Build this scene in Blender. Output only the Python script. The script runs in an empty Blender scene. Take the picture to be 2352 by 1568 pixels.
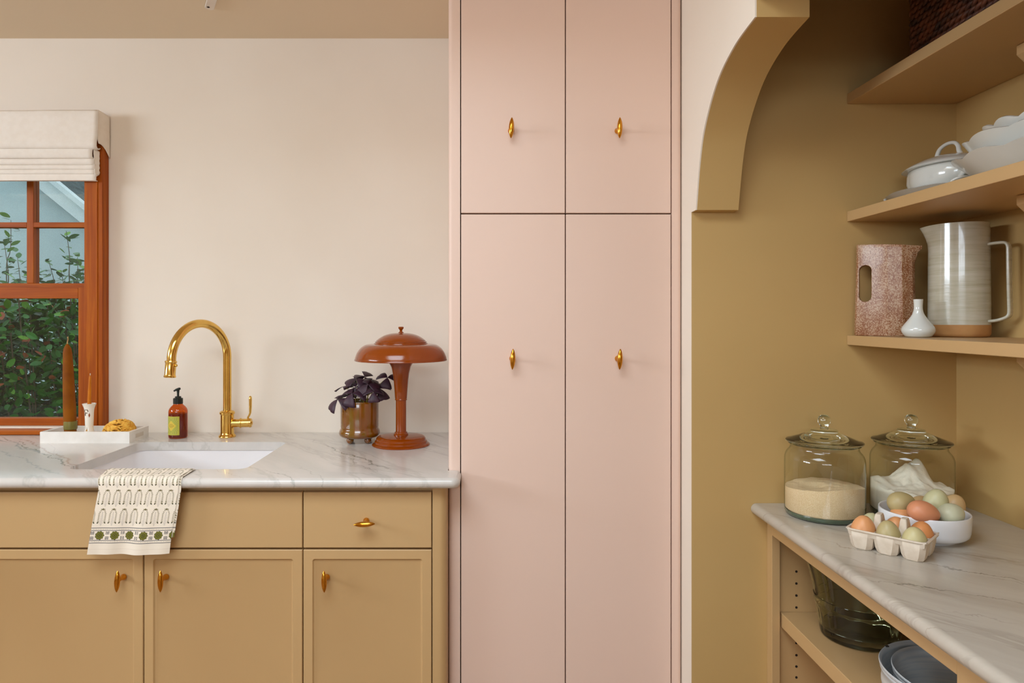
import bpy, bmesh, math, random
import numpy as np
from mathutils import Vector, Matrix, Euler
random.seed(7); np.random.seed(7)
SC = bpy.context.scene
COL = SC.collection
pi = math.pi

# ------------------------------------------------------------------ camera
F, PX, PY, CZ = 1568.0, 1110.0, 729.0, 1.292      # focal length and principal point in photo pixels
cam_d = bpy.data.cameras.new('camera'); cam = bpy.data.objects.new('camera', cam_d); COL.objects.link(cam)
cam.location = (0, 0, CZ); cam.rotation_euler = (pi/2, 0, 0)
cam_d.sensor_width = 36; cam_d.lens = 36*F/2352
cam_d.shift_x = (1176-PX)/2352; cam_d.shift_y = (PY-784)/2352
cam_d.clip_start = .01; cam_d.clip_end = 200
SC.camera = cam
# ------------------------------------------------------------------ world (overcast sky)
w = bpy.data.worlds.new('overcast_sky'); SC.world = w; w.use_nodes = True
bg = w.node_tree.nodes['Background']; bg.inputs[0].default_value = (.80, .90, 1.0, 1); bg.inputs[1].default_value = 1.4
# ------------------------------------------------------------------ daylight in the room's other windows
XL, YB, ZC, ZPC = -3.6, -2.6, 2.21, 2.9                     # left wall, wall behind the camera, kitchen and pantry ceilings
def area(name, loc, rot, sx, sy, power, col):
    l = bpy.data.lights.new(name, 'AREA'); l.shape = 'RECTANGLE'; l.size = sx; l.size_y = sy; l.energy = power; l.color = col
    o = bpy.data.objects.new(name, l); COL.objects.link(o); o.location = loc; o.rotation_euler = rot
    return o
DAY = (.85, .98, 1.11)
area('window_daylight_side', (XL-.03, .425, 1.88), (0, -pi/2, 0), .46, 1.75, 58, DAY)
area('window_daylight_rear', (-.80, YB-.03, 1.88), (pi/2, 0, 0), 2.2, .46, 30, DAY)
KX, KY = (-1.1, .1), (-.35, .85)                # skylight opening in the ceiling above the camera
area('skylight_daylight', (sum(KX)/2, sum(KY)/2, ZC+.28), (0, 0, 0), 1.2, 1.2, 35, DAY)
# ------------------------------------------------------------------ exposure
vs = SC.view_settings
vs.view_transform = 'Standard'; vs.look = 'None'; vs.gamma = 1; vs.use_curve_mapping = False
vs.exposure = 0.04
SC.cycles.max_bounces = 14; SC.cycles.diffuse_bounces = 5; SC.cycles.glossy_bounces = 6
SC.cycles.transmission_bounces = 12; SC.cycles.transparent_max_bounces = 24

# ------------------------------------------------------------------ helpers: colour and nodes
def lin(c):
    if len(c) == 4: c = c[:3]
    r = []
    for v in c:
        v /= 255.0
        r.append(v/12.92 if v <= .04045 else ((v+.055)/1.055)**2.4)
    return (*r, 1)
MATS = {}
def new_mat(name):
    m = bpy.data.materials.new(name); m.use_nodes = True; MATS[name] = m
    nt = m.node_tree; b = nt.nodes['Principled BSDF']
    return m, nt, b
def N(nt, t, **kw):
    n = nt.nodes.new(t)
    for k, v in kw.items():
        if k.startswith('i_'): n.inputs[int(k[2:])].default_value = v
        else: setattr(n, k, v)
    return n
def ramp(nt, fac, stops):
    r = nt.nodes.new('ShaderNodeValToRGB'); nt.links.new(fac, r.inputs[0])
    e = r.color_ramp.elements
    while len(e) < len(stops): e.new(.5)
    for el, (p, c) in zip(e, stops): el.position = p; el.color = c
    return r.outputs[0]
def coords(nt, scale=(1, 1, 1), rot=(0, 0, 0), kind='Object'):
    tc = nt.nodes.new('ShaderNodeTexCoord'); mp = nt.nodes.new('ShaderNodeMapping')
    mp.inputs['Scale'].default_value = scale; mp.inputs['Rotation'].default_value = rot
    nt.links.new(tc.outputs[kind], mp.inputs[0]); return mp.outputs[0]
def noise(nt, vec, scale, detail=4, rough=.5, dist=0):
    n = nt.nodes.new('ShaderNodeTexNoise'); nt.links.new(vec, n.inputs['Vector'])
    n.inputs['Scale'].default_value = scale; n.inputs['Detail'].default_value = detail
    n.inputs['Roughness'].default_value = rough; n.inputs['Distortion'].default_value = dist
    return n.outputs['Fac']
def bump(nt, b, h, strength, dist=.001):
    n = nt.nodes.new('ShaderNodeBump'); n.inputs['Strength'].default_value = strength; n.inputs['Distance'].default_value = dist
    nt.links.new(h, n.inputs['Height']); nt.links.new(n.outputs[0], b.inputs['Normal'])
def plain(name, c, rough=.5, metal=0, c2=None, ns=6, nd=3, bs=0, bstr=0, coat=0, spec=.5, stretch=(1, 1, 1), lo=.35, hi=.65, bd=.001):
    m, nt, b = new_mat(name)
    b.inputs['Base Color'].default_value = lin(c); b.inputs['Roughness'].default_value = rough
    b.inputs['Metallic'].default_value = metal; b.inputs['Specular IOR Level'].default_value = spec
    if coat: b.inputs['Coat Weight'].default_value = coat; b.inputs['Coat Roughness'].default_value = .08
    v = coords(nt, stretch)
    if c2:
        f = noise(nt, v, ns, nd)
        nt.links.new(ramp(nt, f, [(lo, lin(c)), (hi, lin(c2))]), b.inputs['Base Color'])
    if bstr: bump(nt, b, noise(nt, v, bs, 4), bstr, bd)
    return m
def glass_thin(name, tint, gloss=.04, rough=.0, edge=None):
    """thin-walled glass: clear with a fresnel reflection"""
    m, nt, b = new_mat(name); nt.nodes.remove(b); out = nt.nodes['Material Output']
    t = N(nt, 'ShaderNodeBsdfTransparent'); t.inputs[0].default_value = lin(tint)
    g = N(nt, 'ShaderNodeBsdfGlossy'); g.inputs['Roughness'].default_value = rough; g.inputs[0].default_value = (1, 1, 1, 1)
    fw = N(nt, 'ShaderNodeLayerWeight'); fw.inputs[0].default_value = .5
    pw = N(nt, 'ShaderNodeMath', operation='POWER'); nt.links.new(fw.outputs['Facing'], pw.inputs[0]); pw.inputs[1].default_value = 5
    fr = N(nt, 'ShaderNodeMath', operation='MULTIPLY_ADD'); nt.links.new(pw.outputs[0], fr.inputs[0]); fr.inputs[1].default_value = .7; fr.inputs[2].default_value = gloss
    if edge:
        lw = N(nt, 'ShaderNodeLayerWeight'); lw.inputs[0].default_value = .35
        nt.links.new(ramp(nt, lw.outputs['Facing'], [(.55, lin(tint)), (.98, lin(edge))]), t.inputs[0])
    mx = N(nt, 'ShaderNodeMixShader'); nt.links.new(fr.outputs[0], mx.inputs[0]); nt.links.new(t.outputs[0], mx.inputs[1]); nt.links.new(g.outputs[0], mx.inputs[2])
    nt.links.new(mx.outputs[0], out.inputs[0]); return m
def glass_solid(name, c, rough=0.0, ior=1.48):
    m, nt, b = new_mat(name)
    b.inputs['Base Color'].default_value = lin(c); b.inputs['Roughness'].default_value = rough
    b.inputs['Transmission Weight'].default_value = 1; b.inputs['IOR'].default_value = ior
    return m
def attr_mat(name, rough=.8, bs=0, bstr=0, coat=0):
    m, nt, b = new_mat(name); a = N(nt, 'ShaderNodeAttribute', attribute_name='print')
    nt.links.new(a.outputs['Color'], b.inputs['Base Color']); b.inputs['Roughness'].default_value = rough
    if coat: b.inputs['Coat Weight'].default_value = coat; b.inputs['Coat Roughness'].default_value = .08
    if bstr: bump(nt, b, noise(nt, coords(nt), bs, 2), bstr)
    return m

# ------------------------------------------------------------------ materials
ZTOPK, ZTOPP = .914, .853                    # heights of the kitchen and pantry worktops
CREAM = plain('cream_wall_paint', (236, 225, 211), .75, c2=(232, 220, 205), ns=2.2, bs=60, bstr=.12)
CEIL = plain('ceiling_paint', (230, 212, 184), .8, bs=50, bstr=.1)
PINK = plain('pink_cabinet_paint', (230, 201, 185), .42, c2=(228, 198, 181), ns=1.5, bs=140, bstr=.03)
TAN = plain('tan_cabinet_paint', (196, 161, 113), .40, c2=(193, 157, 109), ns=1.5, bs=140, bstr=.03)
TANW = plain('tan_wall_paint', (198, 164, 106), .62, c2=(193, 159, 101), ns=2, bs=70, bstr=.12)
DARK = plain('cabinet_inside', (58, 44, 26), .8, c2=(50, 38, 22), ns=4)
HOLE = plain('peg_hole_shadow', (40, 28, 16), .9, c2=(30, 20, 10), ns=20)
FLOOR = plain('oak_floor', (150, 116, 80), .45, c2=(132, 98, 64), ns=3, stretch=(1, 12, 1))
BRASS = plain('polished_brass', (234, 194, 108), .12, 1, c2=(226, 182, 94), ns=30)
KNOBM = plain('gilded_knob_brass', (222, 160, 62), .16, 1, c2=(208, 142, 46), ns=40)
STEEL = plain('brushed_steel', (196, 196, 196), .28, 1, c2=(180, 180, 180), ns=60)
TUBM = plain('brushed_aluminium', (216, 218, 218), .42, .25, c2=(192, 200, 206), ns=9, stretch=(1, 1, 18))
SINKM = plain('white_fireclay', (240, 236, 236), .12, coat=.5, c2=(236, 232, 232), ns=3)
PORC = plain('white_ironstone', (226, 226, 220), .14, coat=.6, c2=(218, 219, 213), ns=9)
BOWLM = plain('white_glazed_stoneware', (234, 236, 240), .25, coat=.4, c2=(228, 230, 235), ns=5)
MILK = plain('milk_glass', (222, 226, 222), .08, coat=.5, c2=(214, 220, 218), ns=12)
LAMPM = plain('rust_lacquer', (140, 62, 0), .18, coat=.4, c2=(134, 56, 0), ns=4, spec=.35)
SHADEF = plain('cream_linen', (240, 232, 222), .9, c2=(237, 228, 217), ns=60, nd=2, bs=500, bstr=.15)
WAXD = plain('brown_beeswax', (142, 80, 2), .6, spec=.15, c2=(120, 62, 2), ns=18, bs=35, bstr=.5, bd=.002)
WAXL = plain('honey_beeswax', (198, 114, 6), .5, spec=.25, c2=(184, 100, 6), ns=30)
WICK = plain('cotton_wick', (206, 178, 128), .9, c2=(150, 116, 70), ns=200)
OLIVEH = plain('olive_glazed_cup', (122, 112, 48), .35, c2=(104, 92, 36), ns=30)
LOOFAH = plain('golden_loofah_fibre', (240, 192, 84), .8, c2=(216, 150, 40), ns=90, bs=300, bstr=.5)
SPONGEC = plain('loofah_core', (196, 136, 40), .9, c2=(168, 108, 24), ns=80, bs=120, bstr=.6)
CARTON = plain('moulded_pulp', (222, 208, 190), .9, c2=(212, 196, 176), ns=60, bs=200, bstr=.35)
SUGARM = plain('raw_cane_sugar', (246, 222, 186), .9, c2=(230, 198, 152), ns=700, nd=1, bs=900, bstr=.7)
FLOURM = plain('white_flour', (250, 240, 226), .95, c2=(245, 232, 215), ns=40, bs=300, bstr=.4)
BASKM = plain('dark_wicker', (108, 56, 26), .6, c2=(50, 24, 10), ns=26, bs=120, bstr=.5, stretch=(1, 1, 2))
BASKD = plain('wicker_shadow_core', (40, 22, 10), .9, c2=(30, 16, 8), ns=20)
PLASTIC = plain('black_pump_plastic', (16, 28, 22), .3, c2=(12, 22, 18), ns=10)
CLAYB = plain('bare_tan_clay', (186, 138, 84), .7, c2=(176, 126, 74), ns=30, bs=200, bstr=.2)
SOIL = plain('dark_potting_soil', (44, 30, 22), .95, c2=(24, 16, 12), ns=80, bs=60, bstr=1)
STEMM = plain('pale_leaf_stem', (170, 140, 70), .6, c2=(150, 160, 80), ns=30)
OXAL = plain('purple_shamrock_leaf', (66, 36, 52), .5, c2=(48, 26, 42), ns=30, bs=60, bstr=.3)
WHITEM = plain('white_enamelled_metal', (232, 222, 210), .4, c2=(226, 214, 200), ns=12)
TRAYM = plain('white_marble_tray', (240, 236, 230), .3, c2=(228, 222, 214), ns=16, coat=.2)
GREENG = glass_solid('smoky_green_glass', (200, 206, 182), .02)
JARG = glass_thin('clear_jar_glass', (248, 250, 247), .05, edge=(160, 178, 160))
LIDG = glass_solid('lid_glass', (238, 246, 238))
PANE = glass_thin('window_glass', (246, 251, 248), .03)
AMBER = glass_thin('amber_bottle_glass', (234, 156, 62), .05, edge=(140, 62, 12))
SOAPM = plain('amber_liquid_soap', (122, 62, 4), .2, c2=(104, 50, 4), ns=4)
# exterior
SIDING = plain('pale_grey_siding', (196, 214, 218), .7, c2=(190, 208, 213), ns=5)
RAKEM = plain('white_rake_board', (232, 242, 244), .6, c2=(226, 236, 240), ns=4)
ROOFM = plain('slate_shingle', (92, 104, 106), .85, c2=(66, 76, 78), ns=14)
LAWN = plain('lawn_grass', (62, 92, 40), .9, c2=(44, 70, 28), ns=20, bs=80, bstr=1)
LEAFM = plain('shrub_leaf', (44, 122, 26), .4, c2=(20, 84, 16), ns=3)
LEAFM2 = plain('yellow_green_shrub_leaf', (120, 176, 40), .4, c2=(70, 140, 30), ns=3)  # paler, yellower leaf colour, mixed in at random
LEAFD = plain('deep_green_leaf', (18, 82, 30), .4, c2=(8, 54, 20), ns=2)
LEAFR = plain('rusty_leaf', (176, 92, 52), .5, c2=(150, 70, 40), ns=4)
TWIG = plain('grey_brown_twig', (112, 98, 78), .8, c2=(88, 74, 58), ns=30)

def wood(name, axis):
    m, nt, b = new_mat(name)
    st = [22, 22, 22]; st['xyz'.index(axis)] = .9
    v = coords(nt, tuple(st))
    f = noise(nt, v, 3.2, 6, .6, .3)
    nt.links.new(ramp(nt, f, [(.25, lin((138, 58, 0))), (.5, lin((164, 78, 2))), (.75, lin((190, 106, 10)))]), b.inputs['Base Color'])
    b.inputs['Roughness'].default_value = .5; b.inputs['Specular IOR Level'].default_value = .22; b.inputs['Coat Weight'].default_value = .04; b.inputs['Coat Roughness'].default_value = .2
    bump(nt, b, f, .08); return m
WOODV = wood('stained_fir_upright', 'z'); WOODH = wood('stained_fir_rail', 'x')

def marble(name, rot, base, dark, band, lines, zplane, nv=.3):
    """stone with soft directional bands, faint noise veins and long veins running between pairs of points"""
    m, nt, b = new_mat(name)
    v0 = coords(nt, (1, 1, 1), rot)
    wn = N(nt, 'ShaderNodeTexNoise'); nt.links.new(v0, wn.inputs['Vector']); wn.inputs['Scale'].default_value = 2.2; wn.inputs['Detail'].default_value = 5
    mx = N(nt, 'ShaderNodeMix', data_type='VECTOR'); mx.inputs['Factor'].default_value = .13
    nt.links.new(v0, mx.inputs[4]); nt.links.new(wn.outputs['Color'], mx.inputs[5])
    st = N(nt, 'ShaderNodeMapping'); st.inputs['Scale'].default_value = (1.2, 7, 3); nt.links.new(mx.outputs[1], st.inputs[0])
    bandf = noise(nt, st.outputs[0], 1.6, 6, .6)
    col = ramp(nt, bandf, [(.30, lin(band)), (.55, lin(base)), (.75, lin(tuple(min(255, x+6) for x in base)))])
    st2 = N(nt, 'ShaderNodeMapping'); st2.inputs['Scale'].default_value = (.55, 3.2, 1.5); nt.links.new(mx.outputs[1], st2.inputs[0])
    n2 = noise(nt, st2.outputs[0], 1.5, 7, .58, .25)
    vein = ramp(nt, n2, [(.478, (0, 0, 0, 1)), (.494, (nv, nv, nv, 1)), (.506, (0, 0, 0, 1))])
    def mixin(col, fac, c):
        mc = N(nt, 'ShaderNodeMix', data_type='RGBA'); nt.links.new(fac, mc.inputs[0]); nt.links.new(col, mc.inputs[6]); mc.inputs[7].default_value = lin(c); return mc.outputs[2]
    col = mixin(col, vein, dark)
    pos = coords(nt); wob = noise(nt, pos, 9, 5, .65); wid = noise(nt, pos, 14, 3)
    def M_(op, a, b_=None, c=None):
        n = N(nt, 'ShaderNodeMath', operation=op)
        for k, q in enumerate((a, b_, c)):
            if q is None: continue
            if isinstance(q, (int, float)): n.inputs[k].default_value = q
            else: nt.links.new(q, n.inputs[k])
        return n.outputs[0]
    def dot(vec):
        n = N(nt, 'ShaderNodeVectorMath', operation='DOT_PRODUCT'); nt.links.new(pos, n.inputs[0]); n.inputs[1].default_value = vec; return n.outputs['Value']
    for (xa, ya, xb, yb, w_, strength, c_) in lines:
        Da, Db = (CZ-zplane)*F/(ya-PY), (CZ-zplane)*F/(yb-PY)
        A_, B_ = Vector(((xa-PX)*Da/F, Da, 0)), Vector(((xb-PX)*Db/F, Db, 0)); t = (B_-A_); ln = t.length; t.normalize(); nn = Vector((-t.y, t.x, 0))
        d = M_('ABSOLUTE', M_('MULTIPLY_ADD', wob, .10, M_('SUBTRACT', dot(nn), nn.dot(A_)+.05)))
        wv = M_('MULTIPLY', wid, w_*2)
        line = M_('SUBTRACT', 1, M_('MINIMUM', M_('DIVIDE', d, wv), 1))
        al = M_('SUBTRACT', dot(t), t.dot(A_))
        g0 = M_('MULTIPLY', al, 12); g1 = M_('MULTIPLY', M_('SUBTRACT', ln, al), 12)
        g = N(nt, 'ShaderNodeClamp'); nt.links.new(M_('MINIMUM', g0, g1), g.inputs[0])
        f = M_('MULTIPLY', M_('MULTIPLY', line, g.outputs[0]), strength)
        col = mixin(col, f, c_)
    nt.links.new(col, b.inputs['Base Color'])
    b.inputs['Roughness'].default_value = .22; b.inputs['Coat Weight'].default_value = .15
    return m
GV, TV, BV = (96, 104, 88), (150, 124, 96), (112, 140, 140)
MARBLE = marble('veined_quartzite', (0, 0, math.radians(50)), (212, 206, 200), (150, 148, 138), (200, 196, 190), [
    (740, 1018, 905, 1082, .0035, .9, GV), (765, 1040, 890, 1090, .002, .5, GV), (690, 1005, 800, 1040, .002, .4, GV), (930, 1015, 1020, 1040, .002, .35, GV),
    (-60, 990, 120, 1050, .006, .6, BV), (0, 1000, 190, 1080, .003, .8, GV), (40, 1005, 215, 1082, .005, .55, TV), (-20, 1030, 150, 1095, .004, .35, BV),
    (210, 1066, 330, 1105, .004, .4, TV), (600, 1075, 700, 1110, .0025, .5, GV), (680, 1070, 760, 1110, .002, .5, GV), (470, 1070, 560, 1100, .002, .3, TV)], ZTOPK)
SG, SB = (98, 90, 78), (132, 118, 100)
MARBLE2 = marble('linear_quartzite', (0, 0, math.radians(45)), (188, 179, 166), (138, 128, 114), (172, 162, 148), [
    (1830, 1230, 2120, 1290, .003, .5, SB), (2090, 1285, 2420, 1352, .0028, .9, SG), (1960, 1322, 2420, 1404, .0022, .7, SG), (2060, 1250, 2420, 1300, .008, .45, SB),
    (2150, 1395, 2360, 1440, .002, .55, SG), (1860, 1215, 1980, 1238, .002, .4, SB), (2230, 1320, 2450, 1362, .0025, .5, SG), (2000, 1400, 2300, 1475, .0018, .4, SB)], ZTOPP, .35)

def pot_glaze():
    m, nt, b = new_mat('olive_amber_glaze')
    tc = N(nt, 'ShaderNodeTexCoord'); sp = N(nt, 'ShaderNodeSeparateXYZ'); nt.links.new(tc.outputs['Object'], sp.inputs[0])
    f = noise(nt, coords(nt, (14, 14, 2)), 3, 5)
    nt.links.new(ramp(nt, f, [(.3, lin((116, 86, 2))), (.55, lin((124, 66, 2))), (.75, lin((100, 90, 4)))]), b.inputs['Base Color'])
    b.inputs['Roughness'].default_value = .16; b.inputs['Coat Weight'].default_value = .8; b.inputs['Coat Roughness'].default_value = .05
    return m
POTM = pot_glaze()
def speckle():
    m, nt, b = new_mat('speckled_rust_glaze')
    f = noise(nt, coords(nt), 380, 2, .7)
    f2 = noise(nt, coords(nt), 30, 3)
    ad = N(nt, 'ShaderNodeMath', operation='MULTIPLY_ADD'); nt.links.new(f2, ad.inputs[0]); ad.inputs[1].default_value = .35; nt.links.new(f, ad.inputs[2])
    nt.links.new(ramp(nt, ad.outputs[0], [(.60, lin((132, 76, 34))), (.68, lin((166, 118, 80))), (.76, lin((188, 157, 128)))]), b.inputs['Base Color'])
    b.inputs['Roughness'].default_value = .4; b.inputs['Coat Weight'].default_value = .2; b.inputs['Coat Roughness'].default_value = .15
    return m
SPECK = speckle()
def streak():
    m, nt, b = new_mat('grey_cream_streaked_glaze')
    f = noise(nt, coords(nt, (3, 3, 46)), 2.6, 6, .6)
    nt.links.new(ramp(nt, f, [(.3, lin((170, 164, 142))), (.5, lin((186, 182, 164))), (.72, lin((195, 193, 180)))]), b.inputs['Base Color'])
    b.inputs['Roughness'].default_value = .2; b.inputs['Coat Weight'].default_value = .6; b.inputs['Coat Roughness'].default_value = .06
    bump(nt, b, f, .2); return m
STREAK = streak()
def screen_mat():
    m, nt, b = new_mat('fine_insect_mesh'); nt.nodes.remove(b); out = nt.nodes['Material Output']
    t = N(nt, 'ShaderNodeBsdfTransparent'); d = N(nt, 'ShaderNodeBsdfDiffuse'); d.inputs[0].default_value = lin((150, 158, 160))
    ck = N(nt, 'ShaderNodeTexChecker'); ck.inputs['Scale'].default_value = 420; nt.links.new(coords(nt), ck.inputs[0])
    mp = N(nt, 'ShaderNodeMapRange'); nt.links.new(ck.outputs['Fac'], mp.inputs[0]); mp.inputs[3].default_value = .05; mp.inputs[4].default_value = .22
    mx = N(nt, 'ShaderNodeMixShader'); nt.links.new(mp.outputs[0], mx.inputs[0]); nt.links.new(t.outputs[0], mx.inputs[1]); nt.links.new(d.outputs[0], mx.inputs[2])
    nt.links.new(mx.outputs[0], out.inputs[0]); return m
SCREEN = screen_mat()
CLOTHM = attr_mat('block_printed_cotton', .9, 700, .15)
LABELM = attr_mat('printed_paper_label', .5)
STICKM = attr_mat('painted_white_glaze', .2, coat=.5)
def egg_mat(name, c):
    return plain(name, c, .42, c2=tuple(int(x*.965) for x in c), ns=26, bs=160, bstr=.06)

# ------------------------------------------------------------------ helpers: geometry
def at(px, py, D):
    return Vector(((px-PX)*D/F, D, CZ+(PY-py)*D/F))
class MB:
    def __init__(s): s.v = []; s.f = []
    def add(s, vs_, fs_):
        o = len(s.v); s.v += [tuple(p) for p in vs_]; s.f += [tuple(i+o for i in q) for q in fs_]; return s
    def box(s, x0, x1, y0, y1, z0, z1):
        v = [(x0, y0, z0), (x1, y0, z0), (x1, y1, z0), (x0, y1, z0), (x0, y0, z1), (x1, y0, z1), (x1, y1, z1), (x0, y1, z1)]
        return s.add(v, [(3, 2, 1, 0), (4, 5, 6, 7), (0, 1, 5, 4), (1, 2, 6, 5), (2, 3, 7, 6), (3, 0, 4, 7)])
    def loft(s, loops, cap0=True, cap1=True, closed=True):
        n = len(loops[0]); v = [p for l in loops for p in l]; f = []
        for i in range(len(loops)-1):
            for j in range(n if closed else n-1):
                k = (j+1) % n
                f.append((i*n+j, i*n+k, (i+1)*n+k, (i+1)*n+j))
        if cap0: f.append(tuple(range(n-1, -1, -1)))
        if cap1: f.append(tuple((len(loops)-1)*n+j for j in range(n)))
        return s.add(v, f)
    def lathe(s, prof, seg=48, c=(0, 0, 0), sx=1, sy=1, fr=None):
        loops = []
        for i, (r, z) in enumerate(prof):
            r = max(r, 1e-5)
            loops.append([(c[0]+r*sx*math.cos(2*pi*j/seg), c[1]+r*sy*math.sin(2*pi*j/seg), c[2]+z) for j in range(seg)])
        return s.loft(loops, True, True)
    def tube(s, pts, rad, seg=14, caps=True):
        pts = [Vector(p) for p in pts]; n = len(pts)
        if not hasattr(rad, '__len__'): rad = [rad]*n
        loops = []; up = None
        for i in range(n):
            t = (pts[min(i+1, n-1)]-pts[max(i-1, 0)]).normalized()
            if up is None:
                up = Vector((0, 0, 1)) if abs(t.z) < .9 else Vector((1, 0, 0))
            a = t.cross(up)
            if a.length < 1e-6: a = t.cross(Vector((0, 1, 0)))
            a.normalize(); b = a.cross(t).normalized(); up = b
            loops.append([pts[i]+rad[i]*(math.cos(2*pi*j/seg)*a+math.sin(2*pi*j/seg)*b) for j in range(seg)])
        return s.loft(loops, caps, caps)
    def prism(s, poly, h0, h1, axis='z'):
        """extrude a polygon of (a,b) pairs: axis z -> (x,y), y -> (x,z), x -> (y,z)"""
        def p(a, b, h): return (a, b, h) if axis == 'z' else (a, h, b) if axis == 'y' else (h, a, b)
        return s.loft([[p(a, b, h0) for a, b in poly], [p(a, b, h1) for a, b in poly]])
    def xform(s, m): s.v = [tuple(m @ Vector(p)) for p in s.v]; return s
    def sphere(s, c, r, seg=20, rings=12, sc=(1, 1, 1)):
        loops = []
        for i in range(rings+1):
            a = -pi/2+pi*i/rings; rr = max(math.cos(a), 1e-4)
            loops.append([(c[0]+r*sc[0]*rr*math.cos(2*pi*j/seg), c[1]+r*sc[1]*rr*math.sin(2*pi*j/seg), c[2]+r*sc[2]*math.sin(a)) for j in range(seg)])
        return s.loft(loops)
    def build(s, name, mat, parent=None, smooth=30, bevel=0, local=False, mods=None, bseg=2):
        off = Vector((0, 0, 0)); p = parent
        if not local:
            while p is not None: off += p.location; p = p.parent
        me = bpy.data.meshes.new(name)
        me.from_pydata([(a-off.x, b-off.y, c-off.z) for a, b, c in s.v], [], s.f); me.update()
        bm = bmesh.new(); bm.from_mesh(me); bmesh.ops.recalc_face_normals(bm, faces=bm.faces); bm.to_mesh(me); bm.free()
        if mat: me.materials.append(mat)
        if smooth:
            me.polygons.foreach_set('use_smooth', [True]*len(me.polygons)); me.set_sharp_from_angle(angle=math.radians(smooth))
        o = bpy.data.objects.new(name, me); COL.objects.link(o); o.parent = parent
        if bevel:
            b = o.modifiers.new('soft_edge', 'BEVEL'); b.width = bevel; b.segments = bseg; b.limit_method = 'ANGLE'; b.angle_limit = math.radians(50)
            b.harden_normals = bool(smooth)
        return o
def thing(name, label, cat, loc=(0, 0, 0), group=None, kind=None):
    o = bpy.data.objects.new(name, None); COL.objects.link(o); o.location = loc; o.empty_display_size = .05
    return tag(o, label, cat, group, kind)
def tag(o, label=None, cat=None, group=None, kind=None):
    if label: o['label'] = label
    if cat: o['category'] = cat
    if group: o['group'] = group
    if kind: o['kind'] = kind
    return o
def struct(o): o['kind'] = 'structure'; return o
def rrect(a0, a1, b0, b1, r, k=5):
    pts = []
    for cx, cy, s0 in ((a1-r, b1-r, 0), (a0+r, b1-r, pi/2), (a0+r, b0+r, pi), (a1-r, b0+r, 3*pi/2)):
        for i in range(k+1):
            t = s0+pi/2*i/k; pts.append((cx+r*math.cos(t), cy+r*math.sin(t)))
    return pts

# ================================================================== STRUCTURE
DW = 2.247                                   # back wall
X0, WT = .4926, .099                         # dividing wall: kitchen face and thickness
DP = 1.616                                   # far wall of the pantry
XR = 1.12                                    # pantry right wall
WX0, WX1, WZ0, WZ1 = -2.16, -1.295, .918, 1.885   # window opening in the back wall
b = MB().box(XL-.15, XR+.12, YB-.2, DW+.12, -.1, 0); struct(b.build('floor', FLOOR, smooth=0))
b = MB(); b.box(XL-.15, KX[0], YB-.2, DW+.12, ZC, ZC+.3); b.box(KX[1], X0+.002, YB-.2, DW+.12, ZC, ZC+.3); b.box(KX[0], KX[1], YB-.2, KY[0], ZC, ZC+.3); b.box(KX[0], KX[1], KY[1], DW+.12, ZC, ZC+.3)
struct(b.build('ceiling', CEIL, smooth=0))
struct(MB().box(KX[0], KX[1], KY[0], KY[1], ZC+.29, ZC+.3).build('window_4', PANE, smooth=0))
struct(MB().box(X0+.003, XR+.12, YB-.2, DP+.12, ZPC, ZPC+.1).build('ceiling_pantry', TANW, smooth=0))
b = MB()
b.box(XL, WX0, DW, DW+.12, 0, ZC); b.box(WX1, X0, DW, DW+.12, 0, ZC); b.box(WX0, WX1, DW, DW+.12, 0, WZ0); b.box(WX0, WX1, DW, DW+.12, WZ1, ZC)
struct(b.build('wall_back', CREAM, smooth=0))
# left wall with its window
LY0, LY1, LZ0, LZ1 = -.45, 1.3, 1.65, 2.11
b = MB(); b.box(XL-.12, XL, YB, LY0, 0, ZC); b.box(XL-.12, XL, LY1, DW+.12, 0, ZC); b.box(XL-.12, XL, LY0, LY1, 0, LZ0); b.box(XL-.12, XL, LY0, LY1, LZ1, ZC)
struct(b.build('wall_left', CREAM, smooth=0))
RX0, RX1, RZ0, RZ1 = -1.9, 0.3, 1.65, 2.11
b = MB(); b.box(XL, RX0, YB-.12, YB, 0, ZC); b.box(RX1, XR+.12, YB-.12, YB, 0, ZC); b.box(RX0, RX1, YB-.12, YB, 0, RZ0); b.box(RX0, RX1, YB-.12, YB, RZ1, ZC)
struct(b.build('wall_rear', CREAM, smooth=0))
# wooden glazing bars of those two windows
wl = struct(thing('window_2', None, None, (XL, .35, LZ0)))
for y in (LY0+.03, .135, .715, LY1-.03): MB().box(XL-.03+.004, XL-.004, y-.02, y+.02, LZ0, LZ1).build('glazing_bar', WOODV, wl)
MB().box(XL-.03+.004, XL-.004, LY0, LY1, 1.865, 1.895).build('meeting_rail', WOODV, wl)
wr = struct(thing('window_3', None, None, (-.95, YB, RZ0)))
for x in (RX0+.03, -1.17, -.43, RX1-.03): MB().box(x-.025, x+.025, YB-.026, YB-.004, RZ0, RZ1).build('glazing_bar', WOODV, wr)
MB().box(RX0, RX1, YB-.026, YB-.004, 1.865, 1.895).build('meeting_rail', WOODH, wr)
# pantry far wall (coplanar with the jamb of the arch), right wall, unseen end wall added to keep the pantry dark
MB_far = MB().box(X0+.0005, XR, DP, DP+.1, 0, ZPC); struct(MB_far.build('wall_pantry', TANW, smooth=0))
struct(MB().box(X0, X0+.004, DP+.1, DW, 0, ZC).build('wall_divider', CREAM, smooth=0))
struct(MB().box(XR, XR+.1, YB, DP+.1, 0, ZPC).build('wall_right', TANW, smooth=0))
struct(MB().box(X0+WT, XR, -.9, -.8, 0, ZPC).build('wall_pantry_end_added', TANW, smooth=0))
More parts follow.
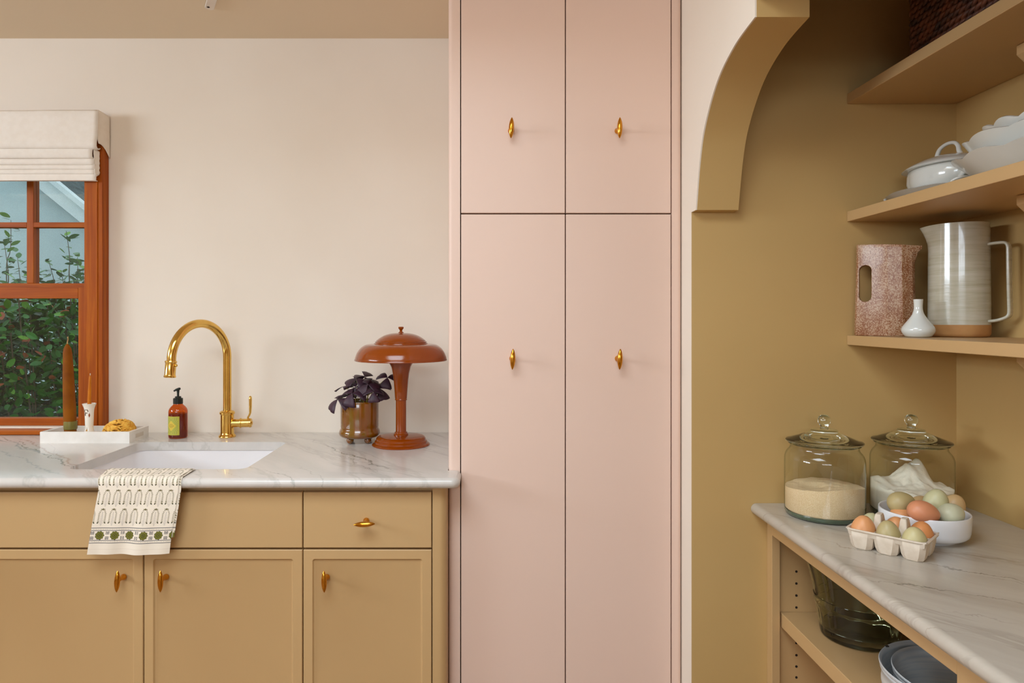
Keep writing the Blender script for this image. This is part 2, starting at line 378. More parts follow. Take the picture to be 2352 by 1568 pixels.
# arched opening in the dividing wall: kitchen skin cream, reveal and pantry skin tan
arc_px = [(1734, 39), (1705.8, 77.9), (1685.9, 106.1), (1666, 140.9), (1646.1, 189), (1629.5, 242), (1617.9, 291.8), (1611.3, 331.6), (1606.3, 374.7), (1601.3, 427.7), (1598, 482)]
arc = []
for x, y in arc_px:
    D = X0*F/(x-PX); arc.append((D, CZ+(PY-y)*D/F))
# smooth the traced profile with a spline through a few knots
def spline(P, n):
    P = [P[0]]+list(P)+[P[-1]]; out = []
    for i in range(1, len(P)-2):
        for k in range(n):
            t = k/n; q = []
            for d in range(len(P[0])):
                a, b_, c, e = P[i-1][d], P[i][d], P[i+1][d], P[i+2][d]
                q.append(.5*((2*b_)+(-a+c)*t+(2*a-5*b_+4*c-e)*t*t+(-a+3*b_-3*c+e)*t**3))
            out.append(tuple(q))
    out.append(tuple(P[-2])); return out
arcs = spline([arc[0], arc[2], arc[4], arc[6], arc[8], arc[10]], 6)
ZTOP = 99.0
zh = CZ+(PY+7)*arc[0][0]/F                   # header soffit
zb = arcs[-1][1]
far_side = [(DP, ZTOP), (DP, zb), *[(a, c) for a, c in reversed(arcs)], (arcs[0][0], zh)]
mid = .42
near_side = [(2*mid-a, c) for a, c in far_side]
profile_at = lambda zt: [(a, zt if c == ZTOP else c) for a, c in far_side + list(reversed(near_side))]
def wall_skin(name, x0, x1, mat, edge):
    # faces of the header slab: the flat sides as one n-gon each, the reveal between them
    m = MB(); poly = profile_at(ZPC if edge else ZC)
    m.prism(poly, x0, x1, 'x'); o = m.build(name, mat, smooth=40)
    return struct(o)
wall_skin('wall_arch_reveal', X0+.003, X0+WT, TANW, True)
wall_skin('wall_arch_kitchen', X0, X0+.003, CREAM, None)
# pier from the cabinet to the jamb on the kitchen face, and the wall on the near side of the opening
struct(MB().box(X0, X0+.0005, DP, DP+.1, 0, ZC).build('wall_pier', CREAM, smooth=0))
struct(MB().box(X0+.003, X0+WT, YB, 2*mid-DP, 0, ZPC).build('wall_near_pier', CREAM, smooth=0))

# ------------------------------------------------------------------ window in the back wall
win = struct(thing('window_1', None, None, (-1.73, DW, .914)))
cf = 2.208                                   # casing front
def wpart(name, x0, x1, y0, y1, z0, z1, mat, parent=win, bevel=.0015):
    return MB().box(x0, x1, y0, y1, z0, z1).build(name, mat, parent, bevel=bevel)
for sgn, xi in ((1, -1.291), (-1, -2.164)):
    xo = xi+sgn*.059
    a, c = sorted((xi, xo))
    wpart('casing', a, c, cf, DW-.0005, .931, 1.885, WOODV)
    a, c = sorted((xi+sgn*.040, xi+sgn*.044))
    wpart('casing_bead', a, c, cf-.003, cf+.004, .931, 1.885, WOODV, bevel=.001)
wpart('head_casing', -2.223, -1.232, cf, DW-.0005, 1.885, 1.945, WOODH)
wpart('window_stool', -2.232, -1.2315, 2.190, DW+.06, .9145, .930, WOODH, bevel=.004)
wpart('stool_moulding', -2.21, -1.26, 2.225, DW+.05, .930, .936, WHITEM)
# jambs inside the opening
wpart('jamb', -1.305, -1.2955, DW, DW+.119, .935, 1.884, WOODV); wpart('jamb', -2.1595, -2.15, DW, DW+.119, .935, 1.884, WOODV)
# lower sash
GX0, GX1 = -2.10, -1.3345
s1 = thing('lower_sash', None, None, (0, 0, 0)); s1.parent = win; s1.location = -win.location
def spart(root, name, x0, x1, y0, y1, z0, z1, mat, bevel=.0015): return MB().box(x0, x1, y0, y1, z0, z1).build(name, mat, root, bevel=bevel)
spart(s1, 'stile', GX1, -1.3055, 2.249, 2.283, .9365, 1.391, WOODV); spart(s1, 'stile', -2.149, GX0, 2.249, 2.283, .9365, 1.391, WOODV)
spart(s1, 'bottom_rail', GX0, GX1, 2.249, 2.283, .9365, .9605, WOODH); spart(s1, 'meeting_rail', GX0, GX1, 2.249, 2.283, 1.355, 1.391, WOODH)
spart(s1, 'pane', GX0, GX1, 2.268, 2.271, .9605, 1.355, PANE, 0)
s2 = thing('upper_sash', None, None, (0, 0, 0)); s2.parent = win; s2.location = -win.location
yu0, yu1 = 2.290, 2.322
spart(s2, 'stile', GX1, -1.3055, yu0, yu1, 1.375, 1.884, WOODV); spart(s2, 'stile', -2.149, GX0, yu0, yu1, 1.375, 1.884, WOODV)
spart(s2, 'bottom_rail', GX0, GX1, yu0, yu1, 1.375, 1.407, WOODH); spart(s2, 'top_rail', GX0, GX1, yu0, yu1, 1.85, 1.884, WOODH)
mun = [-1.5205, -1.5205-.198, -1.5205-.396]
for x in mun: spart(s2, 'muntin', x-.0115, x+.0115, yu0, yu1, 1.407, 1.85, WOODV)
zm = CZ+(PY-516)*yu0/F
xs = [GX0]+sorted(mun)+[GX1]
for i in range(4):
    xa = xs[i]+(.0115 if i else 0); xb = xs[i+1]-(.0115 if i < 3 else 0)
    spart(s2, 'muntin', xa, xb, yu0, yu1, zm-.0085, zm+.0085, WOODH)
    spart(s2, 'pane', xa, xb, 2.305, 2.308, 1.407, zm-.0085, PANE, 0); spart(s2, 'pane', xa, xb, 2.305, 2.308, zm+.0085, 1.85, PANE, 0)
wpart('insect_screen', -2.15, -1.306, 2.345, 2.346, 1.39, 1.88, SCREEN, bevel=0)
wpart('outside_sill', -2.1599, -1.2951, 2.285, 2.366, .9185, .9345, WHITEM)

# ================================================================== LARGE OBJECTS
ZT = .914; CTH = .025; YF = 1.600           # counter top, thickness, front of the nosing
XC1 = -.0545; XP = -.0862; DPK = 1.69       # counter end, pink cabinet side and front
SX0, SX1, SY0, SY1 = -1.042, -.594, 1.702, 2.074
# ---- kitchen worktop with bullnose and sink cut-out
def counter_outline(d):
    rc = .02; pts = [(XL+.002, DW-.001), (XL+.002, YF+d)]
    r = max(rc-d, .004); cx, cy = XC1-d-r, YF+d+r
    for i in range(7):
        t = -pi/2+pi/2*i/6; pts.append((cx+r*math.cos(t), cy+r*math.sin(t)))
    pts += [(XC1-d, DPK-.0012), (XP-.0012, DPK-.0012), (XP-.0012, DW-.001)]
    return pts
bm = bmesh.new()
rn = CTH/2; rings = []
for i in range(11):
    a = -pi/2+pi*i/10
    rings.append([bm.verts.new((x, y, ZT-rn+rn*math.sin(a))) for x, y in counter_outline(rn*(1-math.cos(a)))])
n = len(rings[0])
for i in range(10):
    for j in range(n): bm.faces.new((rings[i][j], rings[i][(j+1) % n], rings[i+1][(j+1) % n], rings[i+1][j]))
hole = rrect(SX0, SX1, SY0, SY1, .028, 8)
h1 = [bm.verts.new((x, y, ZT)) for x, y in hole]; h0 = [bm.verts.new((x, y, ZT-CTH)) for x, y in hole]
m_ = len(h1)
for j in range(m_): bm.faces.new((h0[j], h0[(j+1) % m_], h1[(j+1) % m_], h1[j]))
bm.edges.ensure_lookup_table()
for ring, hh in ((rings[-1], h1), (rings[0], h0)):
    es = [bm.edges.get((ring[j], ring[(j+1) % n])) for j in range(n)]+[bm.edges.get((hh[j], hh[(j+1) % m_])) for j in range(m_)]
    bmesh.ops.triangle_fill(bm, use_beauty=True, use_dissolve=False, edges=es)
bmesh.ops.recalc_face_normals(bm, faces=bm.faces)
me = bpy.data.meshes.new('worktop'); bm.to_mesh(me); bm.free(); me.materials.append(MARBLE)
me.polygons.foreach_set('use_smooth', [True]*len(me.polygons)); me.set_sharp_from_angle(angle=math.radians(25))
wt = bpy.data.objects.new('worktop', me); COL.objects.link(wt)
tag(wt, 'pale veined stone worktop with rounded front edge and sink cut-out', 'worktop')

# ---- undermount sink
sk = thing('sink', 'white undermount sink basin set below the stone worktop', 'sink', ((SX0+SX1)/2, (SY0+SY1)/2, .69))
zt = ZT-CTH-.0006; loops = []
for ex, z, r in ((.022, zt-.012, .035), (.022, zt, .035), (-.001+.004, zt, .03), (.003, zt-.015, .032), (.002, .73, .04), (-.012, .703, .045), (-.05, .695, .05)):
    loops.append([(x, y, z) for x, y in rrect(SX0-ex, SX1+ex, SY0-ex, SY1+ex, r, 6)])
ou = [[(x, y, z) for x, y in rrect(SX0-e, SX1+e, SY0-e, SY1+e, r, 6)] for e, z, r in ((-.05, .685, .05), (-.003, .69, .05), (.011, .72, .045), (.012, zt-.012, .035))]
m = MB(); m.loft(list(reversed(ou))[0:0] or ou, True, False); m.loft(loops, False, True); m.build('basin', SINKM, sk)
MB().lathe([(.0, .6952), (.042, .6952), (.042, .6975), (.036, .6985), (.03, .6965), (0, .6965)], 32, ((SX0+SX1)/2, (SY0+SY1)/2+.05, 0)).build('drain', STEEL, sk)

# ---- cabinet doors, drawer fronts and knobs
def knob(door, px, py, D, horizontal=False, tilt=0.0):
    p = at(px, py, D); m = MB()
    pr = []
    for i in range(17):
        t = -1+2*i/16; pr.append((.0061*(1-abs(t)**2.1)**.8+.0004, t*.0255))
    m.lathe(pr, 16)
    R = Matrix.Rotation(pi/2 if horizontal else 0, 4, 'Y') @ Matrix.Rotation(tilt, 4, 'Y')
    m.xform(Matrix.Translation((p.x, p.y-.030, p.z)) @ R)
    s = MB().lathe([(.0, 0), (.0072, .0002), (.0076, .003), (.0066, .006), (.0045, .010), (.0038, .018), (.0046, .027), (.003, .030), (0, .030)], 18)
    s.xform(Matrix.Translation(p) @ Matrix.Rotation(pi/2, 4, 'X'))
    m.add(s.v, s.f); return m.build('knob', KNOBM, door, smooth=50)
def slab(root, name, x0, x1, z0, z1, D, mat, th=.02, ch=.0018):
    L = []
    for e, y in ((0, D+th), (0, D+ch), (ch*.35, D+ch*.35), (ch, D)):
        L.append([(x, y, z) for x, z in rrect(x0+e, x1-e, z0+e, z1-e, .0006, 2)])
    return MB().loft(L).build(name, mat, root, smooth=20)
def shaker(root, name, x0, x1, z0, z1, D, mat, th=.02):
    L = []; fr = .0215; ch = .0016
    for e, y, r in ((0, D+th, .0006), (0, D+ch, .0006), (ch, D, .0006), (fr, D, .006), (fr+.0012, D+.0012, .0055), (fr+.0028, D+.0042, .005), (fr+.0045, D+.005, .0045)):
        L.append([(x, y, z) for x, z in rrect(x0+e, x1-e, z0+e, z1-e, r, 5)])
    return MB().loft(L).build(name, mat, root, smooth=25)
DT = 1.632                                   # tan cabinet fronts
def X(px, D): return (px-PX)*D/F
def Z(py, D): return CZ+(PY-py)*D/F
ztop, zdb, zdt = Z(1130, DT), Z(1258, DT), Z(1262.5, DT)
def base_cab(label, xa, xb, loc_x):
    r = thing('base_cabinet', label, 'cabinet', (loc_x, 1.9, 0))
    MB().box(xa, xb, DT+.0205, DW-.002, .10, ZT-CTH-.22).build('body', TAN, r, smooth=0)
    m = MB(); m.box(xa, xb, DT+.0205, DT+.035, ZT-CTH-.22, ZT-CTH-.0006); m.box(xa, xa+.016, DT+.035, DW-.002, ZT-CTH-.22, ZT-CTH-.0006); m.box(xb-.016, xb, DT+.035, DW-.002, ZT-CTH-.22, ZT-CTH-.0006)
    m.build('face_rail', TAN, r, smooth=0)
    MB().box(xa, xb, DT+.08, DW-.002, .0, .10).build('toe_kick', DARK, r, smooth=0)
    return r
g = .0013
xA, xM, xB, xC, xD = X(-36, DT), X(329.5, DT), X(695.5, DT), X(992.5, DT), X(1030, DT)
c1 = base_cab('tan sink cabinet with two panelled doors under a towel-draped drawer front', xA, xB, (xA+xB)/2)
d = slab(c1, 'drawer_front', xA+g, xB-g, zdb, ztop, DT, TAN)
d = shaker(c1, 'door', xA+g, xM-g, .105, zdt, DT, TAN); knob(d, 284.5, 1324, DT+.004, tilt=.06)
d = shaker(c1, 'door', xM+g, xB-g, .105, zdt, DT, TAN); knob(d, 382, 1324, DT+.004)
c2 = base_cab('narrow tan cabinet with one drawer and one door beside tall pink cabinet', xB, xC, (xB+xC)/2)
d = slab(c2, 'drawer', xB+g, xC-g, zdb, ztop, DT, TAN); knob(d, 841.5, 1195, DT, True, -.05)
d = shaker(c2, 'door', xB+g, xC-g, .105, zdt, DT, TAN); knob(d, 751, 1324.5, DT+.004, tilt=-.02)
# rounded end post of the cabinet run
L = []
pp = [(xC+.001, DT+.10), (xC+.001, DT+.0005)]
for i in range(9):
    t = -pi/2+pi/2*i/8; pp.append((xD-.0035-.018+.018*math.cos(t), DT+.0185+.018*math.sin(t)))
pp.append((xD-.0035, DT+.10))
MB().prism(pp, 0, ZT-CTH-.0006).build('end_post', TAN, c2, smooth=40)
c3 = base_cab('tan cabinet continuing the run left of the sink', XL+.01, xA-.0005, -1.95)
slab(c3, 'drawer_front', XL+.012, xA-g, zdb, ztop, DT, TAN); shaker(c3, 'door', -1.95, xA-g, .105, zdt, DT, TAN); shaker(c3, 'door', XL+.012, -1.953, .105, zdt, DT, TAN)

# ---- tall pink cabinet
pk = thing('tall_cabinet', 'tall pale pink cupboard with four flat doors and brass knobs', 'cabinet', (.2, 1.95, 0))
x1_, x2_, x3_ = X(1058, DPK), X(1299, DPK), X(1542, DPK)
XE = X0-.0015
def stile(name, outer, inner, sgn):
    pp = [(inner, DPK+.06), (inner, DPK)]; r = .011
    for i in range(8):
        t = pi/2*i/7
        pp.append((outer-sgn*r+sgn*r*math.sin(t), DPK+r-r*math.cos(t)))
    pp.append((outer, DPK+.06))
    return MB().prism(pp, 0, ZC-.001).build(name, PINK, pk, smooth=40)
stile('stile', XP, x1_-.0012, -1); stile('stile', XE, x3_+.0012, 1)
MB().box(XP, XE, DPK+.06, DW-.002, .0, ZC-.001).build('body', PINK, pk, smooth=0)
MB().box(x1_-.0012, x3_+.0012, DPK+.022, DPK+.06, .0, ZC-.001).build('inner_frame', DARK, pk, smooth=0)
zs = Z(490.5, DPK)
for xa, xb, kx in ((x1_, x2_, (1173.5, 1176.5)), (x2_, x3_, (1418, 1418.5))):
    d = slab(pk, 'door', xa+.0012, xb-.0012, zs+.0016, ZC-.004, DPK, PINK, ch=.0015); knob(d, kx[0], 301, DPK, tilt=.05 if kx[0] < 1200 else .02)
    d = slab(pk, 'door', xa+.0012, xb-.0012, .1, zs-.0016, DPK, PINK, ch=.0015); knob(d, kx[1], 823, DPK, tilt=.04)

# ---- pantry worktop, base unit, wall shelves
ZP = .853; PTH = .026; XF = .633
m = MB(); prof = []
for i in range(11):
    a = pi/2+pi*i/10; prof.append((XF+PTH/2+PTH/2*math.cos(a), ZP-PTH/2+PTH/2*math.sin(a)))
prof += [(XR-.001, ZP-PTH), (XR-.001, ZP)]
m.prism(prof, -.79, DP-.001, 'y')
tag(m.build('pantry_worktop', MARBLE2, smooth=25), 'greyish beige stone worktop with rounded edge carrying jars and eggs', 'worktop')
pc = thing('pantry_cabinet', 'tan open-fronted cupboard under the stone worktop holding bowls', 'cabinet', (.9, 1.2, 0))
XFF = .6714; ft = .019; zr = .7856; zu = ZP-PTH-.0006
def pb(name, *a, mat=TAN, bevel=.001): return MB().box(*a).build(name, mat, pc, bevel=bevel, smooth=0)
ys = [1.588, .968]
pb('stile', XFF, XFF+ft, ys[0], DP-.0006, 0, zu); pb('stile', XFF, XFF+ft, ys[1]-.075, ys[1], 0, zu)
pb('top_rail', XFF, XFF+ft, ys[1], ys[0], zr, zu)
pb('side_panel', XFF+ft, XR-.002, DP-.017, DP-.0006, 0, zu); pb('side_panel', XFF+ft, XR-.002, ys[1]-.045, ys[1]-.03, 0, zu)
pb('back_panel', XR-.014, XR-.002, ys[1]-.03, DP-.017, 0, zu)
shz = .603
pb('shelf_board', .695, XR-.015, ys[1]-.028, DP-.018, shz-.033, shz, bevel=.0015)
pb('bottom_board', XFF+ft, XR-.015, ys[1]-.028, DP-.018, .08, .10)
pb('top_rail', XFF, XFF+ft, -.79, ys[1]-.075, zr, zu); pb('end_panel', XFF+ft, XR-.002, -.79, -.775, 0, zu); pb('stile', XFF, XFF+ft, -.79, -.73, 0, zr)
for py in (1312, 1339.5, 1367, 1394.5, 1476, 1504, 1530, 1555):
    p = at(1829, py, DP-.017)
    MB().lathe([(.0, 0), (.0028, 0), (.0028, .0012), (.0, .0012)], 14).xform(Matrix.Translation((p.x, p.y-.0008, p.z)) @ Matrix.Rotation(-pi/2, 4, 'X')).build('peg_hole', HOLE, pc)
XS = .8606
for zt_, zb_, lab in ((1.821, 1.797, 'topmost tan wall shelf, carrying the dark woven basket'), (1.5425, 1.5188, 'tan wall shelf carrying the white tureen and scalloped dishes'), (1.250, 1.2275, 'tan wall shelf carrying two pitchers and a small vase')):
    s = thing('wall_shelf', lab, 'shelf', (.99, 1.3, zb_), 'pantry wall shelves')
    MB().box(XS, XR-.0008, -.79, DP-.0008, zb_, zt_).build('board', TAN, s, bevel=.0012, smooth=0)
    for yb in (1.255, .45):
        MB().prism([(XR-.001, zb_-.0005), (.991, zb_-.0005), (.991, zb_-.018), (XR-.001, zb_-.14)], yb-.014, yb+.014, 'y').build('bracket', TAN, s, bevel=.001, smooth=0)

# ================================================================== ROMAN SHADE
sh = thing('roman_shade', 'cream linen roman shade gathered above the wooden window', 'shade', (-1.73, 2.2, 1.7305))
XSR, XSL = -1.2268, -2.228
def sheet(root, name, prof, xl, xr, mat, wob=0, nx=60, thick=.0016, xr_fn=None):
    """cloth swept along x; prof is a list of (y,z)"""
    m = MB(); k = len(prof); vv = []; ff = []
    for i in range(nx+1):
        t = i/nx
        for j, (y, z) in enumerate(prof):
            xr_ = xr_fn(j) if xr_fn else xr
            x = xl+(xr_-xl)*t
            vv.append((x, y+wob*math.sin(x*17+z*21)*.6+wob*.4*math.sin(x*43+1), z+wob*.8*math.sin(x*9+j*.3)))
    for i in range(nx):
        for j in range(k-1): ff.append((i*k+j, (i+1)*k+j, (i+1)*k+j+1, i*k+j+1))
    m.add(vv, ff); o = m.build(name, mat, root, smooth=60)
    s = o.modifiers.new('thickness', 'SOLIDIFY'); s.thickness = thick; s.offset = 0
    return o
yf = 2.181
MB().box(XSL+.01, XSR-.012, yf+.012, cf-.001, 1.915, 1.951).build('head_board', WHITEM, sh)
val = [(yf+.004, 1.955), (yf, 1.948), (yf-.001, 1.93), (yf-.001, 1.90), (yf-.004, 1.87), (yf-.008, 1.85), (yf-.009, 1.838), (yf-.004, 1.831), (yf+.006, 1.830), (yf+.014, 1.836)]
sheet(sh, 'valance', val, XSL, XSR-.003, SHADEF, .0012)
# side return of the valance: hangs from front corner back to the wall with a slanted lower edge
m = MB(); vv = []; ff = []; nu, nv = 10, 14
for i in range(nu+1):
    t = i/nu; y = yf+(DW-.004-yf)*t
    ztop_ = 1.955-.004*t; zbot = 1.848-.034*t+ (.012*math.sin(t*pi))
    for j in range(nv+1):
        s_ = j/nv; z = ztop_+(zbot-ztop_)*s_
        x = XSR-.003+.003*t - .009*math.sin(s_*pi*1.05)*(1-t)**3 + .0022*math.sin(s_*9+t*4)*(1-t)**2*t*3
        vv.append((x, y, z))
for i in range(nu):
    for j in range(nv): ff.append((i*(nv+1)+j, (i+1)*(nv+1)+j, (i+1)*(nv+1)+j+1, i*(nv+1)+j+1))
o = m.add(vv, ff).build('side_return', SHADEF, sh, smooth=60); s_ = o.modifiers.new('thickness', 'SOLIDIFY'); s_.thickness = .0014
for i, (za, zb2, yo, xr) in enumerate(((1.838, 1.801, -.002, -1.2475), (1.803, 1.781, .002, -1.2435), (1.783, 1.766, .004, -1.2425), (1.768, 1.751, .005, -1.2415), (1.753, 1.7305, .006, -1.2405))):
    y = yf+yo; h = za-zb2
    if i < 4: prof = [(y+.018, za+.006), (y+.007, za), (y+.001, za-h*.3), (y-.001, za-h*.65), (y, za-h*.9), (y+.004, zb2), (y+.012, zb2+.001), (y+.02, zb2+.005)]
    else: prof = [(y+.016, za+.004), (y+.003, za), (y+.001, za-h*.5), (y, zb2+.001), (y+.002, zb2), (y+.010, zb2)]
    sheet(sh, 'fold', prof, XSL+.004, xr, SHADEF, .0009)
# gathered ends of the folds
m = MB(); vv = []; ff = []
for i in range(9):
    t = i/8; y = yf+.003+t*.02
    for j in range(11):
        s_ = j/10; vv.append((-1.2475+.009*t+.006*s_*(1-t)+.0012*math.sin(s_*30), y, 1.835-.008*t-(.095-.02*t)*s_))
for i in range(8):
    for j in range(10): ff.append((i*11+j, (i+1)*11+j, (i+1)*11+j+1, i*11+j+1))
o = m.add(vv, ff).build('fold_end', SHADEF, sh, smooth=60); q = o.modifiers.new('thickness', 'SOLIDIFY'); q.thickness = .0014

# ================================================================== FAUCET
fa = thing('faucet', 'polished brass gooseneck faucet with side lever behind the sink', 'faucet', (-.812, 2.165, ZT))
fx, fy = -.812, 2.165
MB().lathe([(0, 0), (.0255, 0), (.0265, .002), (.0255, .005), (.0225, .008), (.0212, .011), (.0205, .014), (.0205, .070), (.0212, .071), (.0235, .074), (.0235, .078), (.0212, .081), (.018, .083), (.015, .084), (0, .084)], 40, (fx, fy, ZT)).build('body', BRASS, fa)
dirx, diry = -.088, -.195; rl = math.hypot(dirx, diry); dirx /= rl; diry /= rl; R_ = rl/2
zc_ = 1.167; pts = [(fx, fy, ZT+.082), (fx, fy, 1.05), (fx, fy, 1.12), (fx, fy, 1.15)]
for i in range(33):
    a = pi*i/32; k = R_*(1-math.cos(a)); pts.append((fx+dirx*k, fy+diry*k, zc_+R_*math.sin(a)))
MB().tube(pts, .0128, 24).build('spout', BRASS, fa, smooth=60)
ex, ey = fx+dirx*rl, fy+diry*rl
hm = MB().lathe([(0, .0), (.0150, .0), (.0165, .001), (.0168, .004), (.0158, .006), (.0150, .008), (.0150, .042), (.0160, .043), (.0168, .0455), (.0160, .048), (.0135, .049), (0, .049)][:], 28)
hm.xform(Matrix.Translation((ex-.003, ey-.004, zc_-.048)) @ Matrix.Rotation(.05, 4, 'Y') @ Matrix.Rotation(-.06, 4, 'X'))
hd = hm.build('spray_head', BRASS, fa)
m = MB().sphere((ex+.0165, ey-.006, zc_-.013), .0042); m.build('spray_button', BRASS, fa)
# lever
lz = Z(972, 2.16)
m = MB().lathe([(0, 0), (.0128, 0), (.0128, .018), (.0128, .026), (.0158, .0265), (.0158, .030), (.0135, .031), (.0135, .054), (.0145, .055), (.0145, .060), (.0115, .0625), (.006, .0628), (.005, .065), (0, .0655)], 28)
m.xform(Matrix.Translation((fx+.0135, fy, lz)) @ Matrix.Rotation(.12, 4, 'Z') @ Matrix.Rotation(pi/2, 4, 'Y')).build('valve_barrel', BRASS, fa)
lx = fx+.064
lev = [(lx, fy+.006, lz+.010), (lx, fy+.006, lz+.018), (lx+.004, fy+.006, lz+.024), (lx+.007, fy+.006, lz+.032), (lx+.0075, fy+.006, lz+.050), (lx+.0075, fy+.006, lz+.076), (lx+.0072, fy+.006, lz+.083), (lx+.0068, fy+.006, lz+.086)]
m = MB().tube(lev, [.003, .003, .003, .0034, .0042, .0046, .0040, .001], 14)
c0 = Vector((lx, fy+.006, 0)); m.v = [(x, fy+.006+(y-fy-.006)*1.5, z) for x, y, z in m.v]
m.build('lever', BRASS, fa, smooth=60)

# ================================================================== SOAP BOTTLE
sb = thing('soap_bottle', 'amber glass pump bottle with yellow-green paper label by the faucet', 'bottle', (X(409, 2.150), 2.150, ZT))
sx, sy = sb.location.x, sb.location.y
rb = .0283
bp = [(0, .0), (.024, .0), (.0275, .002), (rb, .006), (rb, .080), (.0278, .086), (.0255, .092), (.021, .098), (.0155, .103), (.0135, .106), (.0135, .112)]
m = MB().lathe([(r, z+.0003) for r, z in bp], 40, (sx, sy, ZT)); m.f.pop(); m.build('bottle_glass', AMBER, sb, smooth=60)
MB().lathe([(0, .003), (.0255, .003), (.0268, .006), (.0268, .076), (.0255, .0768), (0, .0768)], 36, (sx, sy, ZT)).build('liquid_soap', SOAPM, sb, smooth=60)
m = MB().lathe([(0, .107), (.0146, .107), (.0146, .1235), (.0128, .125), (.0092, .1255), (.0092, .1295), (.0075, .1305), (.0034, .131), (.0034, .140), (.0045, .1495), (0, .15)], 28, (sx, sy, ZT)); m.build('pump_collar', PLASTIC, sb)
m = MB().tube([(sx+.007, sy+.002, ZT+.1545), (sx+.003, sy, ZT+.1535), (sx-.004, sy-.004, ZT+.151), (sx-.0105, sy-.008, ZT+.147)], [.003, .0042, .0036, .0022], 12); m.build('pump_spout', PLASTIC, sb, smooth=60)
# paper label, printed
def colour_grid(name, pos, cols, nu, nv, mat, parent, closed=False, smooth=60):
    """pos(i,j) -> point; cols: array (nu+1, nv+1, 3) linear"""
    vv = [pos(i, j) for i in range(nu+1) for j in range(nv+1)]
    ff = [(i*(nv+1)+j, (i+1)*(nv+1)+j, (i+1)*(nv+1)+j+1, i*(nv+1)+j+1) for i in range(nu) for j in range(nv)]
    m = MB().add(vv, ff); o = m.build(name, mat, parent, smooth=smooth)
    ca = o.data.color_attributes.new('print', 'FLOAT_COLOR', 'POINT')
    a = np.ones((len(vv), 4), dtype=np.float32); a[:, :3] = cols.reshape(-1, 3); ca.data.foreach_set('color', a.ravel()); return o
def L3(c): return np.array(lin(c)[:3], dtype=np.float32)
nu, nv = 64, 80
U, V = np.meshgrid(np.linspace(-1, 1, nu+1), np.linspace(0, 1, nv+1), indexing='ij')
C = np.empty((nu+1, nv+1, 3), np.float32); C[:] = L3((186, 180, 62))
dd = np.abs(U)/.62+np.abs(V-.5)/.27
ring = np.sin(np.hypot(U*1.0, (np.abs(V-.5)-.36)*3.2)*30) > .35
C[(dd > 1.12) & (np.abs(U) < .84) & (np.abs(V-.5) < .44) & ring] = L3((150, 156, 76))
C[dd < 1] = L3((214, 184, 62))
for q, wdt in ((.58, .22), (.52, .38), (.47, .38), (.42, .22)): C[(np.abs(V-q) < .008) & (np.abs(U) < wdt)] = L3((166, 140, 40))
C[(np.abs(np.abs(V-.5)-.32) < .012) & (np.abs(U) < .04)] = L3((90, 92, 30))
a0, a1 = math.radians(-162), math.radians(-58)
colour_grid('paper_label', lambda i, j: (sx+(rb+.0004)*math.cos(a0+(a1-a0)*i/nu), sy+(rb+.0004)*math.sin(a0+(a1-a0)*i/nu), ZT+.012+.058*j/nv), C, nu, nv, LABELM, sb)

# ================================================================== TRAY AND ITS THINGS
TX0, TX1, TY0, TY1 = -1.334, -1.064, 2.053, 2.172
TZ = ZT
m = MB(); Lp = []
for e, z in ((0, 0), (0, .0335), (.0012, .0345), (.0075, .0345), (.009, .0335), (.009, .008)):
    Lp.append([(x, y, TZ+z) for x, y in rrect(TX0+e, TX1-e, TY0+e, TY1-e, .0015, 2)])
m.loft(Lp)
# carved hand-hold on the short side
tr = m.build('stone_tray', TRAYM, smooth=30)
tag(tr, 'white marble rectangular tray on the worktop below the window', 'tray')
MB().box(TX1-.0006, TX1+.0004, TY0+.035, TY1-.035, TZ+.010, TZ+.022).build('hand_hold', plain('carved_hand_hold', (218, 208, 196), .6, c2=(210, 200, 188), ns=20), tr, smooth=0)
tf = TZ+.008                                   # tray floor
cx, cy = X(162, 2.10), 2.10
bc = thing('pillar_candle', 'tall tapering brown beeswax candle in a short olive cup on the tray', 'candle', (cx, cy, tf))
def bent(prof, top_dx, H, seg=32):
    m = MB(); loops = []
    for i, (r, z) in enumerate(prof):
        t = z/H; dx = top_dx*t
        loops.append([(cx_+dx+max(r, 1e-4)*math.cos(2*pi*j/seg)*(1+.02*math.sin(j*2+i)), cy_+max(r, 1e-4)*math.sin(2*pi*j/seg), z0_+z) for j in range(seg)])
    return m.loft(loops)
cx_, cy_, z0_ = cx, cy, tf
pr = [(0, 0), (.0165, 0), (.0165, .010), (.0172, .030), (.0176, .05), (.0178, .09), (.0168, .13), (.0158, .17), (.0146, .21), (.0132, .245), (.0125, .262), (.0108, .274), (.006, .284), (.0025, .289), (0, .289)]
bent(pr, -.010, .29).build('wax', WAXD, bc, smooth=60)
MB().tube([(cx-.010, cy, tf+.286), (cx-.0095, cy, tf+.295), (cx-.008, cy+.001, tf+.302), (cx-.0085, cy, tf+.311)], [.002, .0018, .0016, .002], 8).build('wick', WICK, bc)
MB().lathe([(.0165, .026), (.0188, .028), (.0192, .036), (.0190, .050), (.0186, .052), (.0172, .051)], 32, (cx, cy, tf)).build('cup_band', OLIVEH, bc)
